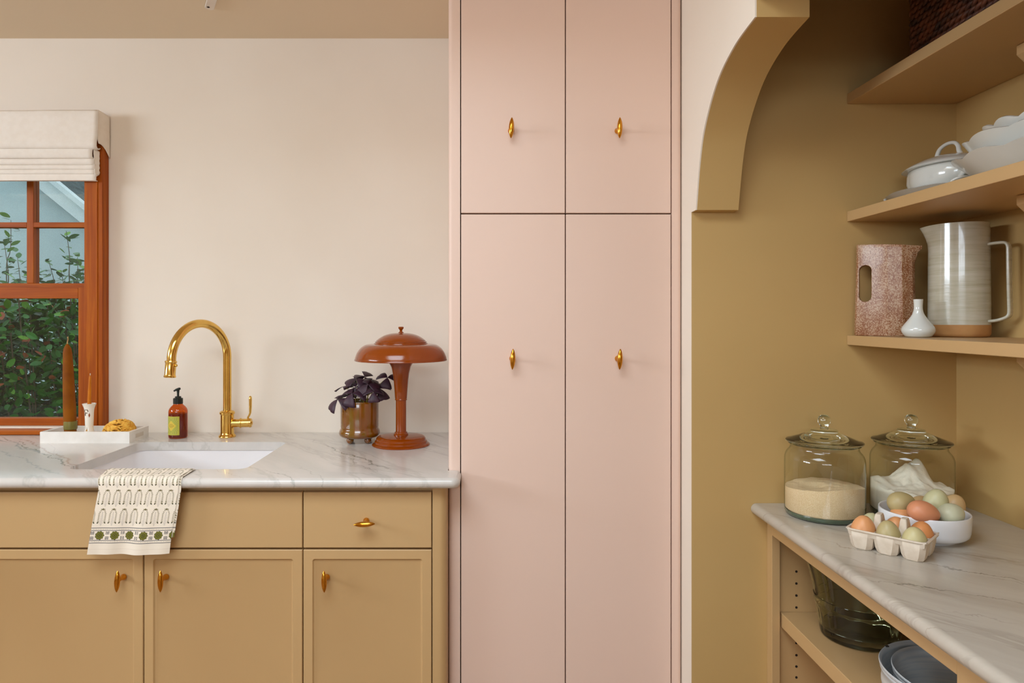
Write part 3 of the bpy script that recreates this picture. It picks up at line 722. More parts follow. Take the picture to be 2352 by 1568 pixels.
# painted candlestick
kx, ky = X(205, 2.10), 2.10
ck = thing('candlestick', 'small white flared candlestick with painted brown flowers on the tray', 'candlestick', (kx, ky, tf))
prof = [(0, 0), (.0185, 0), (.019, .003), (.0165, .012), (.0135, .022), (.0115, .034), (.0118, .046), (.0122, .060), (.0128, .078), (.0142, .090), (.0175, .100), (.0195, .1045), (.0188, .106), (.0150, .1035), (.0085, .098), (.0075, .092), (0, .092)]
prof = spline(prof, 5); nvp = len(prof)-1; nsg = 72
Cc = np.empty((nsg+1, nvp+1, 3), np.float32); Cc[:] = L3((240, 232, 218))
for i in range(nsg+1):
    a = -pi+2*pi*i/nsg
    for j in range(nvp+1):
        z = prof[j][1]; da = (a+pi/2)
        px_, pz = da*.0125, z
        h = math.hypot(px_+.002, (pz-.083)); 
        if .0038 < h < .0068 and not (px_ > .002 and pz < .083): Cc[i, j] = L3((92, 62, 22))
        if math.hypot(px_+.006, pz-.073) < .0032: Cc[i, j] = L3((80, 52, 18))
        if math.hypot((px_-.0065)*1.4, pz-.071) < .0042: Cc[i, j] = L3((150, 72, 22))
        if math.hypot(px_*1.2+.001, (pz-.024)*.8) < .0036: Cc[i, j] = L3((176, 120, 22))
        if math.hypot(px_*1.2+.001, (pz-.031)) < .003 and int(abs(px_)*2000) % 3 == 0: Cc[i, j] = L3((60, 50, 30))
colour_grid('stick', lambda i, j: (kx+max(prof[j][0], 1e-5)*math.cos(-pi+2*pi*i/nsg), ky+max(prof[j][0], 1e-5)*math.sin(-pi+2*pi*i/nsg), tf+max(prof[j][1], 0)), Cc, nsg, nvp, STICKM, ck)
tc_ = thing('taper_candle', 'thin honey-coloured taper candle standing in the painted candlestick', 'candle', (kx, ky, tf+.0925))
cx_, cy_, z0_ = kx, ky, tf+.0925
bent([(0, 0), (.0058, 0), (.0056, .03), (.005, .06), (.0042, .085), (.0032, .096), (.001, .100), (0, .1)], .003, .1, 16).build('wax', WAXL, tc_, smooth=60)
MB().tube([(kx+.003, ky, z0_+.099), (kx+.0032, ky, z0_+.106)], .0011, 6).build('wick', plain('white_wick', (230, 216, 190), .9, c2=(214, 198, 170), ns=100), tc_)
# loofah sponge: core plus individual rope strands
px_, py_ = -1.1225, 2.112
sp = thing('loofah_sponge', 'domed golden yellow woven loofah sponge lying in the tray', 'sponge', (px_, py_, tf))
def dome(u, a):    # u 0 top .. 1 base
    return Vector((px_+.0468*math.sin(u*pi/2)*math.cos(a)+.003*math.cos(u*3), py_+.036*math.sin(u*pi/2)*math.sin(a), tf+.004+.046*math.cos(u*pi/2)**.8))
m = MB().loft([[dome(max(i/8, .02), 2*pi*j/28)*1 for j in range(28)] for i in range(9)]); m.v = [(px_+(x-px_)*.93, py_+(y-py_)*.93, tf+(z-tf)*.93) for x, y, z in m.v]; m.build('core', SPONGEC, sp, smooth=60)
rs = random.Random(3)
for k in range(295):
    a = rs.uniform(0, 2*pi); u = math.sqrt(rs.uniform(.02, .92)); da = rs.uniform(.25, .5)/max(u, .35)*rs.choice((-1, 1)); du = rs.uniform(-.14, .14)
    pts = []
    for i in range(6):
        t = i/5; q = dome(min(max(u+du*t, .03), .98), a+da*t); q = Vector((px_+(q.x-px_)*1.03, py_+(q.y-py_)*1.03, q.z+.0045*math.sin(t*pi)))
        pts.append(q)
    MB().tube(pts, [.0008, .0022, .0029, .0029, .0022, .0008], 6).build('strand', LOOFAH, sp, smooth=60)

# ================================================================== LAMP
lmx, lmy = X(921, 2.03), 2.03
lp = thing('table_lamp', 'rust-lacquered metal mushroom table lamp beside the tall pink cabinet', 'lamp', (lmx, lmy, ZT))
def S(p, n=4): return spline(p, n)
MB().lathe([(0, 0), (.0845, 0), (.0858, .0018), (.0845, .0038), (.0815, .006), (.078, .0075), (.0775, .0125), (.076, .0142), (.0735, .0155), (.073, .0205), (.070, .024), (.066, .0265), (.05, .0285), (.03, .0295), (.0215, .0300), (.0215, .0335), (.0185, .0355), (.0185, .0385), (.0158, .040), (0, .040)], 64, (lmx, lmy, ZT)).build('base', LAMPM, lp)
MB().lathe([(0, .040), (.0155, .040), (.0155, .132), (.0172, .1325), (.0184, .135), (.0172, .1375), (.0178, .139), (.0196, .165), (.0216, .190), (.0245, .213), (.0295, .232), (.037, .246), (.043, .253), (.043, .256), (0, .256)], 48, (lmx, lmy, ZT)).build('stem', LAMPM, lp)
rim = ZT+.252
shp = S([(.1355, 0), (.1352, .006), (.1325, .014), (.128, .024), (.119, .036), (.106, .0445), (.094, .047), (.080, .0482)], 4)+[(.0795, .0500), (.0765, .0512), (.0765, .0545), (.0735, .0555), (.0725, .0580)]+S([(.070, .060), (.062, .066), (.048, .0735), (.030, .0785), (.012, .0802), (.0, .0804)], 3)
inner = [(max(r-.0016, 0), z-.0016) for r, z in reversed(shp)]; inner[-1] = (.1338, 0)
m = MB().lathe([(.1362, -.0014), (.1370, .0004), (.1362, .0024)]+shp[1:]+inner+[(.1340, -.0014)], 72, (lmx, lmy, rim)); m.f = m.f[:-2]
n_ = 72; L_ = len(m.v)//n_; m.f += [((L_-1)*n_+j, (L_-1)*n_+(j+1) % n_, (j+1) % n_, j) for j in range(n_)]
m.build('shade', LAMPM, lp, smooth=40)
MB().lathe([(0, .079), (.0085, .0795), (.0085, .0815), (.0055, .083), (.0035, .086), (.0048, .090), (.0078, .0935), (.0082, .0965), (.007, .0985), (0, .099)], 24, (lmx, lmy, rim)).build('finial', LAMPM, lp)

# ================================================================== POTTED OXALIS
ox, oy = -.375, 2.071
pl = thing('potted_shamrock', 'dark purple shamrock plant in an olive-amber glazed footed pot', 'plant', (ox, oy, ZT))
bp = [(0, .0165), (.046, .0165), (.055, .019), (.0605, .024), (.062, .030), (.0605, .037), (.0575, .042), (.0565, .0455), (.0572, .050), (.0575, .090), (.0570, .122), (.0555, .126), (.0525, .127), (.0515, .124), (.0515, .108), (0, .108)]
MB().lathe(bp, 56, (ox, oy, ZT)).build('pot', POTM, pl, smooth=40)
for i in range(4):
    a = math.radians(45+90*i+6)
    MB().sphere((ox+.037*math.cos(a), oy+.037*math.sin(a), ZT+.0108), .0108).build('foot', POTM, pl)
MB().lathe([(0, .1085), (.051, .1085), (.051, .113), (.03, .116), (0, .117)], 30, (ox, oy, ZT)).build('soil', SOIL, pl)
def leaflet(base, d, nrm, size, droop, fold):
    """triangular leaflet: apex at base, folded along its midrib"""
    d = d.normalized(); side = nrm.cross(d).normalized(); vv = []; ff = []
    nr = 5; nc = 6
    for i in range(nr+1):
        t = i/nr; wv = .64*size*(t**.9)*(1-.10*(t**6))
        for j in range(nc+1):
            s = -1+2*j/nc
            l = size*t*(1-.16*s*s-.07*(1-abs(s))**3)
            drop = -droop*size*t*t + fold*size*abs(s)*t*-.55
            vv.append(base+d*l+side*(s*wv)+nrm*drop)
    for i in range(nr):
        for j in range(nc): ff.append((i*(nc+1)+j, (i+1)*(nc+1)+j, (i+1)*(nc+1)+j+1, i*(nc+1)+j+1))
    return vv, ff
leaves = [  # photo px of the leaf's centre, distance, azimuth (deg), tilt of its axis (x,y), size, droop
    (809, 903, 2.02, 250, (-.10, -.50), .034, .55), (776, 917, 2.03, 215, (-.35, -.45), .033, .55), (790, 887, 2.06, 190, (-.25, .16), .027, .25),
    (818, 869, 2.06, 205, (-.05, -.30), .031, .40), (838, 866, 2.09, 75, (.35, -.55), .028, .35), (818, 888, 2.05, 240, (-.05, -.75), .027, .45),
    (845, 882, 2.04, 230, (.10, -.60), .032, .50), (872, 892, 2.06, 300, (.25, -.45), .033, .45), (890, 867, 2.07, 265, (.20, -.55), .029, .50),
    (858, 900, 2.02, 280, (.15, -.5), .027, .5), (795, 905, 2.10, 170, (-.2, .2), .028, .4), (830, 893, 2.12, 100, (0, .3), .030, .4), (862, 886, 2.12, 20, (.3, .2), .031, .4), (846, 872, 2.11, 130, (0, -.1), .028, .4)]
for (lx_, ly_, D, az, tl, sz, dr) in leaves:
    c = at(lx_, ly_, D); nrm = Vector((tl[0]*1.1, tl[1]*1.5-.1, 1)).normalized(); m = MB()
    ref = Vector((1, 0, 0)); ref = (ref-nrm*ref.dot(nrm)).normalized(); bi = nrm.cross(ref)
    for k in range(3):
        a = math.radians(az+120*k); v, f = leaflet(c+nrm*.0005, ref*math.cos(a)+bi*math.sin(a), nrm, sz*1.18, dr*.8, .14); m.add(v, f)
    o = m.build('leaf', OXAL, pl, smooth=60); q = o.modifiers.new('thickness', 'SOLIDIFY'); q.thickness = .0006
    r0 = Vector((ox+(c.x-ox)*.45, oy+(c.y-oy)*.45, ZT+.112)); mid_ = (r0+c)/2+Vector(((c.x-ox)*-.12, (c.y-oy)*-.1, .012))
    MB().tube([r0, r0.lerp(mid_, .5)+Vector((0, 0, .003)), mid_, mid_.lerp(c, .55)+Vector((0, 0, .002)), c], [.0011, .001, .0009, .0008, .0008], 6).build('stem', STEMM, pl, smooth=60)

# ================================================================== TOWEL
tw = thing('dish_towel', 'cream cotton towel with olive block print hanging over the worktop edge', 'towel', (-.82, 1.60, .74))
rr = CTH/2+.0022; yc, zc2 = YF+CTH/2, ZT-CTH/2
path = [(1.697, ZT+.0022)]
for i in range(1, 8): path.append((1.697+(yc-1.697)*i/7, ZT+.0022+(.0012 if i == 3 else .0004)))
for i in range(1, 8):
    a = pi/2+ (pi/2)*i/7; path.append((yc+rr*math.cos(a), zc2+rr*math.sin(a)))
zend = .740
for i in range(1, 13): path.append((yc-rr-.0005+.004*(i/12)**2, zc2+(zend-zc2)*i/12))
path = [Vector((0, y, z)) for y, z in path]
cum = [0]
for a, b_ in zip(path, path[1:]): cum.append(cum[-1]+(b_-a).length)
LT = cum[-1]
def along(s):
    s = min(max(s, 0), LT)
    for i in range(len(cum)-1):
        if s <= cum[i+1]+1e-9:
            t = (s-cum[i])/(cum[i+1]-cum[i]); return path[i].lerp(path[i+1], t)
    return path[-1]
def towel_print(u, v):
    """u from the left hem, v up from the bottom hem, metres -> colour array"""
    C = np.empty(u.shape+(3,), np.float32); C[:] = L3((238, 226, 208))
    olive, dark, grey, navy = L3((98, 88, 40)), L3((64, 62, 40)), L3((196, 184, 172)), L3((62, 62, 74))
    C[np.abs(v-.012) < .0004] = L3((222, 206, 188))
    for a in (.0265, .0325, .0555, .0615): C[np.abs(v-a) < .00055] = navy
    for a in (.0295, .0585): C[(np.abs(v-a) < .0005) & ((u*520) % 1 < .5)] = dark
    # flower medallions between sprigs
    pu = ((u-.004) % .0345)-.01725; pv = v-.044
    ang = np.arctan2(pv, pu); rad = np.hypot(pu, pv)
    edge = .0093*(1+.08*np.cos(ang*9))
    C[(rad < edge)] = L3((112, 110, 36))
    C[(np.abs(rad-edge) < .0006)] = L3((70, 66, 26)); C[(np.abs(rad-.0042) < .0006)] = L3((74, 70, 28)); C[rad < .0014] = L3((60, 56, 24))
    qu = ((u-.004+.01725) % .0345)-.01725
    stem = (np.abs(qu) < .0006) & (np.abs(pv) < .009) & (np.abs(pv) > .0022); C[stem] = navy
    for q in (.0035, .006, .0083):
        for sgn in (-1, 1):
            C[np.hypot(np.abs(qu)-.0028, (pv*sgn-q)*1.6) < .0015] = navy
    # rows of leaf sprigs
    for row in range(6):
        v0 = .067+.0438*row; sh_ = -.0052*(row % 2)*.6
        cu = ((u-.0072+sh_) % .0250)-.0125; cv = v-v0
        h = .038; t = np.clip(cv/h, 0, 1)
        half = .0090*np.sqrt(np.clip(1-np.clip((t-.62)/.36, 0, 1)**2, 0, 1))
        on = (cv > .006) & (cv < .0365)
        stripe = ((cv*300) % 1) < .52
        band_ = np.abs(np.abs(cu)-(half-.0016)) < .0019
        C[on & stripe & band_ & (t < .97)] = olive
        C[(np.hypot(np.abs(cu)-.0086, (cv-.0058)*1.1) < .0016)] = dark
        C[(np.abs(cv-.0372) < .0009) & (np.abs(cu) < .0048)] = olive; C[(np.abs(cu) < .0009) & (np.abs(cv-.0372) < .0022)] = olive
        C[(np.abs(cu) < .00035) & (cv > .001) & (cv < .032)] = grey
        fe = (np.abs(((cv-np.abs(cu)*1.2)*420) % 1-.5) < .16) & (np.abs(cu) < .0052*np.clip(1.15-t, 0, 1)) & (cv > .004) & (cv < .032); C[fe] = grey
        C[(np.abs(np.abs(cu)-.0016*np.clip(1-np.abs(cv-.002)/.003, 0, 1)) < .0004) & (cv > -.001) & (cv < .005)] = grey
    return C
def towel_sheet(name, shift, lift, sv0, sv1, wide, nu, nv):
    us = np.linspace(0, 1, nu+1); ss = np.linspace(sv0, sv1, nv+1)
    Ug, Sg = np.meshgrid(us*wide, LT-ss, indexing='ij')
    C = towel_print(Ug, Sg)
    P = [along(s) for s in ss]; N_ = []
    for i in range(nv+1):
        t = (P[min(i+1, nv)]-P[max(i-1, 0)]).normalized(); N_.append(Vector((0, t.z, -t.y)))
    vv = np.empty((nu+1, nv+1, 3))
    for j in range(nv+1):
        s = ss[j]; p = P[j]; tt = s/LT
        xl = -.927+.027*min(s/.11, 1)-.024*max((s-.12)/(LT-.12), 0)
        xr_ = -.719+.006*min(s/.11, 1)-.022*max((s-.12)/(LT-.12), 0)
        amp = .0035*max((s-.13)/(LT-.13), 0)
        for i in range(nu+1):
            u = us[i]; bx = xl+(xr_-xl)*u+shift
            wv = amp*(1+math.sin(u*9.5+1.2))+amp*.5*(1+math.sin(u*19+tt*3))
            if s < .1: wv += .0012*(1+math.sin(u*14+s*60))*min(s/.03, 1)*(1-s/.1)
            q = p+N_[j]*(wv+lift)
            vv[i, j] = (bx, q.y, q.z-(.0016*math.sin(u*pi)*max((s-.13)/(LT-.13), 0)))
    return colour_grid(name, lambda i, j: tuple(vv[i, j]), C, nu, nv, CLOTHM, tw)
nz = N
o = towel_sheet('cloth', 0, .0012, 0, LT, .190, 260, 400)
o2 = towel_sheet('under_fold', .0058, -.0004, .0, LT-.038, .190, 60, 110)

# ================================================================== CEILING FITTING
p = at(482, 12, (ZC-CZ)*F/(PY-12))
cl = thing('ceiling_bracket', 'small white metal bracket plate screwed to the ceiling', 'bracket', (p.x, p.y, ZC-.001))
m = MB().prism(rrect(-.013, .013, -.16, .018, .012, 6), -.006, 0); m.xform(Matrix.Translation((p.x, p.y, ZC-.001)) @ Matrix.Rotation(math.radians(28), 4, 'Z')).build('plate', WHITEM, cl, bevel=.0015)
MB().lathe([(0, 0), (.0038, 0), (.0038, -.0012), (0, -.0014)], 16, (p.x-.003, p.y-.004, ZC-.0072)).build('screw', HOLE, cl)

# ================================================================== PANTRY: JARS
JR = .0815
def jar(cx, cy, label):
    r = thing('glass_jar', label, 'jar', (cx, cy, ZP), 'lidded glass storage jars')
    outer = spline([(.070, .0), (.077, .002), (.0805, .007), (JR, .015), (JR, .06), (JR, .118), (.0805, .130), (.077, .139), (.0715, .146), (.0695, .151), (.0695, .157), (.0705, .159)], 3)
    m = MB().lathe([(0, .0002)]+outer, 72, (cx, cy, ZP)); m.f.pop(); m.build('glass_body', JARG, r, smooth=60)
    m = MB().lathe([(0, .0005), (.069, .0005), (.0765, .0025), (.0795, .007), (.080, .012), (.074, .0075), (0, .006)], 72, (cx, cy, ZP)); m.build('thick_base', plain('green_tinted_base_glass', (84, 100, 80), .08, c2=(70, 88, 68), ns=8, coat=.5), r, smooth=60)
    MB().lathe([(.0705, .1575), (.0735, .1585), (.0735, .1605), (.0705, .1615), (.067, .1605), (.067, .1585)], 64, (cx, cy, ZP)).build('mouth_rim', LIDG, r, smooth=60)
    zl = ZP+.1622
    prof = [(0, .004), (.045, .003), (.068, .001), (.0755, 0), (.0785, .0012), (.079, .003), (.077, .0052), (.070, .0068), (.052, .0125), (.036, .0195), (.028, .0235), (.0272, .026), (.0262, .0285), (.0205, .0302), (.012, .031), (0, .031)]
    ld = MB().lathe([(0, .0065), (.045, .0055), (.066, .0028), (.0755, 0), (.0785, .0012), (.079, .003), (.077, .0052), (.070, .0072), (.052, .0135), (.036, .0205), (.0285, .024), (.0278, .0265), (.0262, .0285), (.0205, .0302), (.012, .031), (0, .031)], 64, (cx, cy, zl)).build('lid', LIDG, r, smooth=40)
    MB().lathe(spline([(0, .031), (.0085, .0312), (.0078, .035), (.0098, .039), (.0128, .045), (.0132, .050), (.0115, .056), (.0065, .0605), (0, .0616)], 4), 32, (cx, cy, zl)).build('knob', LIDG, ld, smooth=60)
    return r
j1x, j1y = .7565, 1.515
j2x, j2y = .953, 1.520
jar(j1x, j1y, 'lidded glass jar part-filled with pale brown sugar')
jar(j2x, j2y, 'lidded glass jar heaped with white flour behind the egg bowl')
def fill(name, cx, cy, hfn, mat, R=.0795, base=.0085):
    m = MB(); seg = 72; rings_ = 22; loops = [[(cx+.0735*math.cos(2*pi*j/seg), cy+.0735*math.sin(2*pi*j/seg), ZP+base) for j in range(seg)], [(cx+R*math.cos(2*pi*j/seg), cy+R*math.sin(2*pi*j/seg), ZP+base+.006) for j in range(seg)]]
    for i in range(rings_+1):
        r = R*(1-i/rings_)+1e-5
        loops.append([(cx+r*math.cos(2*pi*j/seg), cy+r*math.sin(2*pi*j/seg), ZP+hfn(r*math.cos(2*pi*j/seg), r*math.sin(2*pi*j/seg))) for j in range(seg)])
    m.loft(loops); return m.build(name, mat, smooth=60)
from mathutils import noise as mnoise
def h_sugar(x, y):
    v = .067+.004*math.sin(x*30+1)-.10*y*.6-.008*math.exp(-((x+.02)**2+(y-.0)**2)/.0007)+.002*mnoise.noise(Vector((x*60, y*60, 0)))
    return v
tag(fill('sugar', j1x, j1y, h_sugar, SUGARM), 'pale brown cane sugar filling the lower half of a jar', 'sugar', kind='stuff')
def h_flour(x, y):
    n = mnoise.noise(Vector((x*55, y*55, 3)))*.006+mnoise.noise(Vector((x*140, y*140, 5)))*.002
    peak = .040*math.exp(-((x-.002)**2/.0006+(y-.02)**2/.0012))+.046*math.exp(-((x-.032)**2/.00028+(y-.028)**2/.0009))+.014*math.exp(-((x+.06)**2+(y-.02)**2)/.0008)
    return .066+peak+n-.02*max(-y, 0)*2
tag(fill('flour', j2x, j2y, h_flour, FLOURM), 'white flour heaped in peaks inside a glass jar', 'flour', kind='stuff')

# ================================================================== BOWL OF EGGS
bx_, by_ = .884, 1.370
bR = .0705
BP = [(0, .0), (.046, .0), (.049, .0), (.0505, .003), (.056, .0055), (.0635, .0085), (.0675, .013), (.0690, .020), (.0698, .035), (.0703, .0515), (.0697, .0535), (.0680, .0535), (.0668, .0515), (.0662, .035), (.0655, .020), (.062, .013), (.052, .0095), (0, .009)]
bo = MB().lathe([(r*1.135, z) for r, z in BP], 72, (bx_, by_, ZP)).build('egg_bowl', BOWLM, smooth=50)
tag(bo, 'white stoneware bowl full of mixed eggs on the pantry worktop', 'bowl')
def egg(label, group, c, col, rot=(0, 0, 0), L=.056, W=.0435):
    pr = []
    for i in range(25):
        t = i/24; z = -1+2*t
        r = math.sqrt(max(1-z*z, 0))*(1-.13*z-.02*z*z)
        pr.append((r*W/2*1.01, z*L/2))
    m = MB().lathe(pr, 36)
    key = 'eggshell_%d_%d_%d' % col
    mt = MATS.get(key) or egg_mat(key, col)
    o = m.build('egg', mt, smooth=80); o.location = c; o.rotation_euler = rot
    return tag(o, label, 'egg', group)
G1 = 'eggs in the white bowl'
OL, OR, PK, PG, PB, TNc = (190, 172, 122), (226, 160, 106), (220, 148, 108), (198, 194, 152), (206, 206, 176), (206, 172, 122)
def bw(px, py, D, **k): return at(px, py, D)
egg('olive-tan egg lying on its side at the rim of the bowl', G1, at(2070.5, 1154, 1.372), OL, (0, pi/2-.1, .15), .054, .043)
egg('orange-brown egg low in the bowl under the olive-tan egg', G1, at(2073, 1186, 1.362), OR, (.3, 1.2, .4), .052, .041)
egg('salmon-pink egg lying across the front of the bowl', G1, at(2121.5, 1176.5, 1.318), PK, (0, pi/2+.25, -.1), .059, .0425)
egg('large pale green egg standing topmost in the bowl', G1, at(2150, 1152, 1.352), PG, (.2, .15, 0), .053, .0435)
egg('small beige egg half hidden behind the salmon-pink egg', G1, at(2118, 1161, 1.403), TNc, (0, pi/2, .5), .050, .040)
egg('sandy tan egg behind the pale bluish egg in the bowl', G1, at(2190, 1163, 1.392), TNc, (.3, .2, 0), .053, .042)
egg('pale bluish-white egg at the rim opposite the olive-tan egg', G1, at(2185, 1181, 1.325), PB, (0, pi/2-.15, .25), .052, .0425)
egg('orange egg deep in the bowl, only a sliver showing', G1, Vector((.900, 1.348, ZP+.031)), OR, (0, pi/2, 1.0), .052, .041)

# ================================================================== EGG CARTON
ang = math.radians(-46); u_ = Vector((math.cos(ang), math.sin(ang), 0)); v_ = Vector((-math.sin(ang), math.cos(ang), 0))
ec = Vector((.771, 1.288, ZP)); PITCH = .0425
ct = thing('egg_carton', 'grey-white moulded pulp carton with six cups holding eggs', 'carton', ec)
def cw(a, b_, z): return ec+u_*a+v_*b_+Vector((0, 0, z))
m = MB()
A, B, zr_ = .0665, .0445, .036
# pulp tray as a height field: rim, six faceted cups
na, nb = 96, 64; vv = []; ff = []
def cup_h(a, b_):
    # distance to nearest cup centre in a squarish, faceted metric
    ca = (round(a/PITCH)); ca = max(-1, min(1, ca)); da = a-ca*PITCH; cb = .0218 if b_ > 0 else -.0218; db = b_-cb
    d = max(abs(da)/.0212, abs(db)/.0220, (abs(da)+abs(db))/.0325)
    h = zr_*max(0, min(1, (d-.50)/.50))**.9
    # saddles between cups are lower than the rim
    if abs(b_) < .030 or True:
        edge = max(abs(a)/A, abs(b_)/B)
        if edge < .93: h = min(h, .024)
        else: h = min(max(h, 0), .024+(zr_-.024)*min((edge-.93)/.05, 1)) if h > .02 else h
    return h+.0015
for i in range(na+1):
    for j in range(nb+1):
        a = -A+2*A*i/na; b_ = -B+2*B*j/nb
        vv.append(cw(a, b_, cup_h(a, b_)))
for i in range(na):
    for j in range(nb): ff.append((i*(nb+1)+j, (i+1)*(nb+1)+j, (i+1)*(nb+1)+j+1, i*(nb+1)+j+1))
o = MB().add(vv, ff).build('cup_tray', CARTON, ct, smooth=50); q = o.modifiers.new('thickness', 'SOLIDIFY'); q.thickness = .0016; q.offset = 1
# outer walls of the cups: faceted, tapering, one for each cup on the outside
for ia in (-1, 0, 1):
    for sb_ in (-1, 1):
        loops = []
        for f_, z in ((1.0, .0355), (.97, .024), (.86, .009), (.72, .0008)):
            pl_ = []
            ha, hb, ch_ = .0206*f_, .0212*f_, .0075
            for (p1, p2) in ((ha, hb-ch_), (ha-ch_, hb), (-ha+ch_, hb), (-ha, hb-ch_), (-ha, -hb+ch_), (-ha+ch_, -hb), (ha-ch_, -hb), (ha, -hb+ch_)):
                pl_.append(cw(ia*PITCH+p1, sb_*.0216+p2, z))
            loops.append(pl_)
        mm_ = MB().loft(loops, False, True); o = mm_.build('cup', CARTON, ct, smooth=28, bevel=.002)
        q = o.modifiers.new('thickness', 'SOLIDIFY'); q.thickness = .0012; q.offset = 1
# rolled rim
rimpts = [cw(a, b_, zr_+.0008) for a, b_ in rrect(-A, A, -B, B, .014, 6)]; rimpts.append(rimpts[0]); 
MB().tube(rimpts, .0021, 10, False).build('rim', CARTON, ct, smooth=60)
# two centre posts
for k in (-.5, .5):
    loops = []
    for ha, hb, z in ((.0105, .019, .016), (.0085, .016, .036), (.0058, .0115, .060), (.0046, .0092, .0655)):
        loops.append([cw(k*PITCH+x, y, z) for x, y in rrect(-ha, ha, -hb, hb, .0025, 3)])
    MB().loft(loops).build('centre_post', CARTON, ct, smooth=35)
G2 = 'eggs in the pulp carton'
def ce(ia, sb_, z): return cw(ia*PITCH, sb_*.0216, z)
egg('orange-brown egg in the corner cup nearest the sugar jar', G2, ce(-1, -1, .034), OR, (.1, 0, 0), .056, .0425)
egg('pale green egg behind the orange-brown corner egg in the carton', G2, ce(-1, 1, .0315), PG, (0, .15, 0), .053, .041)
egg('olive egg in the middle cup of the carton between two posts', G2, ce(0, -1, .0345), (186, 170, 122), (.06, -.10, 0), .054, .0405)
egg('orange egg in the carton behind the olive middle egg', G2, ce(0, 1, .033), OR, (.15, .1, 0), .054, .0415)
egg('yellowish-green egg in the end cup of the carton away from the jars', G2, ce(1, -1, .0325), (204, 192, 142), (.12, -.1, 0), .053, .041)
egg('orange egg in the carton end cup touching the bowl side', G2, ce(1, 1, .0325), (224, 150, 92), (-.1, .2, 0), .054, .042)

# ================================================================== LOWER CUPBOARD: GREEN GLASS BOWL, METAL TUBS
gx, gy = .812, 1.476
gb = thing('glass_bucket', 'smoky green ribbed glass bowl on the shelf inside the pantry cupboard', 'bowl', (gx, gy, shz))
seg = 96; outer = spline([(.072, .0), (.0755, .003), (.0775, .012), (.083, .045), (.086, .066), (.0885, .070), (.0895, .085), (.0885, .0885), (.097, .125), (.1045, .158), (.1075, .166), (.1085, .170), (.107, .173)], 3)
inner_ = spline([(.103, .171), (.1, .158), (.092, .125), (.084, .088), (.079, .055), (.074, .026), (.068, .020), (.0, .019)], 3)
loops = [[(gx, gy, shz+.0003)]*0]
loops = []
def ringr(r, z, rib):
    pts = []
    for j in range(seg):
        a = 2*pi*j/seg; k = (a*14/(2*pi)) % 1
        rr_ = r*(1-rib*.022*(1 if (k < .09 or k > .91) else 0))
        pts.append((gx+rr_*math.cos(a), gy+rr_*math.sin(a), shz+z+.0003))
    return pts
for r, z in [(1e-4, 0)]+outer:
    rib = 1 if (.008 < z < .064 or .09 < z < .155) else 0
    loops.append(ringr(r, z, rib))
for r, z in inner_: loops.append(ringr(max(r, 1e-4), z, 0))
MB().loft(loops).build('glass_wall', GREENG, gb, smooth=35)
tx_, ty_ = .818, 1.165
def tub(name, label, R, z0, h, cx, cy):
    t = thing(name, label, 'tub', (cx, cy, z0), 'nested metal tubs')
    pr = [(0, 0), (R*.93, 0), (R*.955, .003), (R*.975, h*.5), (R*.985, h*.55), (R*.985, h*.62), (R*.978, h*.66), (R*.985, h-.012), (R, h-.010), (R*1.0, h-.008), (R*.99, h-.006), (R*1.012, h-.003), (R*1.016, h), (R*1.006, h+.002), (R*.985, h), (R*.972, h-.006), (R*.95, .006), (R*.92, .003), (0, .0025)]
    MB().lathe(pr, 80, (cx, cy, z0)).build('wall', TUBM, t, smooth=50); return t
t1 = tub('metal_tub', 'larger outer brushed metal tub on the pantry cupboard shelf', .1225, shz+.0002, .079, tx_, ty_)
t2 = tub('metal_tub', 'smaller brushed metal tub nested inside the larger one', .108, shz+.0035, .074, tx_+.003, ty_-.004)
p = Vector((tx_-.1215*math.cos(.95), ty_+.1215*math.sin(.95), shz+.0815))
MB().box(p.x-.003, p.x+.003, p.y-.002, p.y+.002, p.z-.0012, p.z+.0006).build('rim_slot', HOLE, t1, smooth=0)

# ================================================================== SHELF WITH PITCHERS
Z3 = 1.250
# speckled faceted pitcher with a cut-through handle
c = Vector((.922, 1.567, Z3+.0004)); an = math.radians(-33)
sp_ = thing('speckled_pitcher', 'rust-speckled faceted pitcher with slot handle cut through its side', 'pitcher', c)
def sec(f_, top):
    # outline in local (a along the long axis, b across): narrow handle end at -a, spout at +a
    L_ = .061*f_
    pts = [(-L_, -.008), (-L_*.94, -.013), (-L_*.45, -.026), (L_*.1, -.036), (L_*.6, -.032), (L_*.93, -.016)]
    tip = L_*1.0+(.016*top)
    pts += [(tip, -.004-.002*top), (tip, .004+.002*top)]
    pts += [(a, -b_) for a, b_ in reversed(pts[:6])]
    return pts
loops = []
Hs = .207
for f_, z, top in ((.985, 0, 0), (1.0, .003, 0), (.985, .06, 0), (.955, .12, 0), (.94, .165, .05), (.935, .188, .45), (.935, .200, .9), (.93, Hs, 1.0)):
    loops.append([(a, b_*f_, z+(-.004*(a/.06) if z > .19 else 0)) for a, b_ in sec(f_, top)])
body = MB().loft(loops)
RM = Matrix.Rotation(an, 4, 'Z')
ob = body.build('body', SPECK, sp_, smooth=18, local=True)
ob.rotation_euler.z = an
cut = MB().prism(rrect(-.0515, -.0255, .078, .162, .0125, 8), -.06, .06, 'y').build('cutter', SPECK, sp_, local=True, smooth=0); cut.rotation_euler.z = an
bmod = ob.modifiers.new('slot', 'BOOLEAN'); bmod.object = cut; bmod.operation = 'DIFFERENCE'; bmod.solver = 'EXACT'
dg = bpy.context.evaluated_depsgraph_get(); dg.update()
mnew = bpy.data.meshes.new_from_object(ob.evaluated_get(dg)); ob.modifiers.clear(); ob.data = mnew; bpy.data.objects.remove(cut)
bv = ob.modifiers.new('soft_edge', 'BEVEL'); bv.width = .0022; bv.segments = 3; bv.limit_method = 'ANGLE'; bv.angle_limit = math.radians(16)
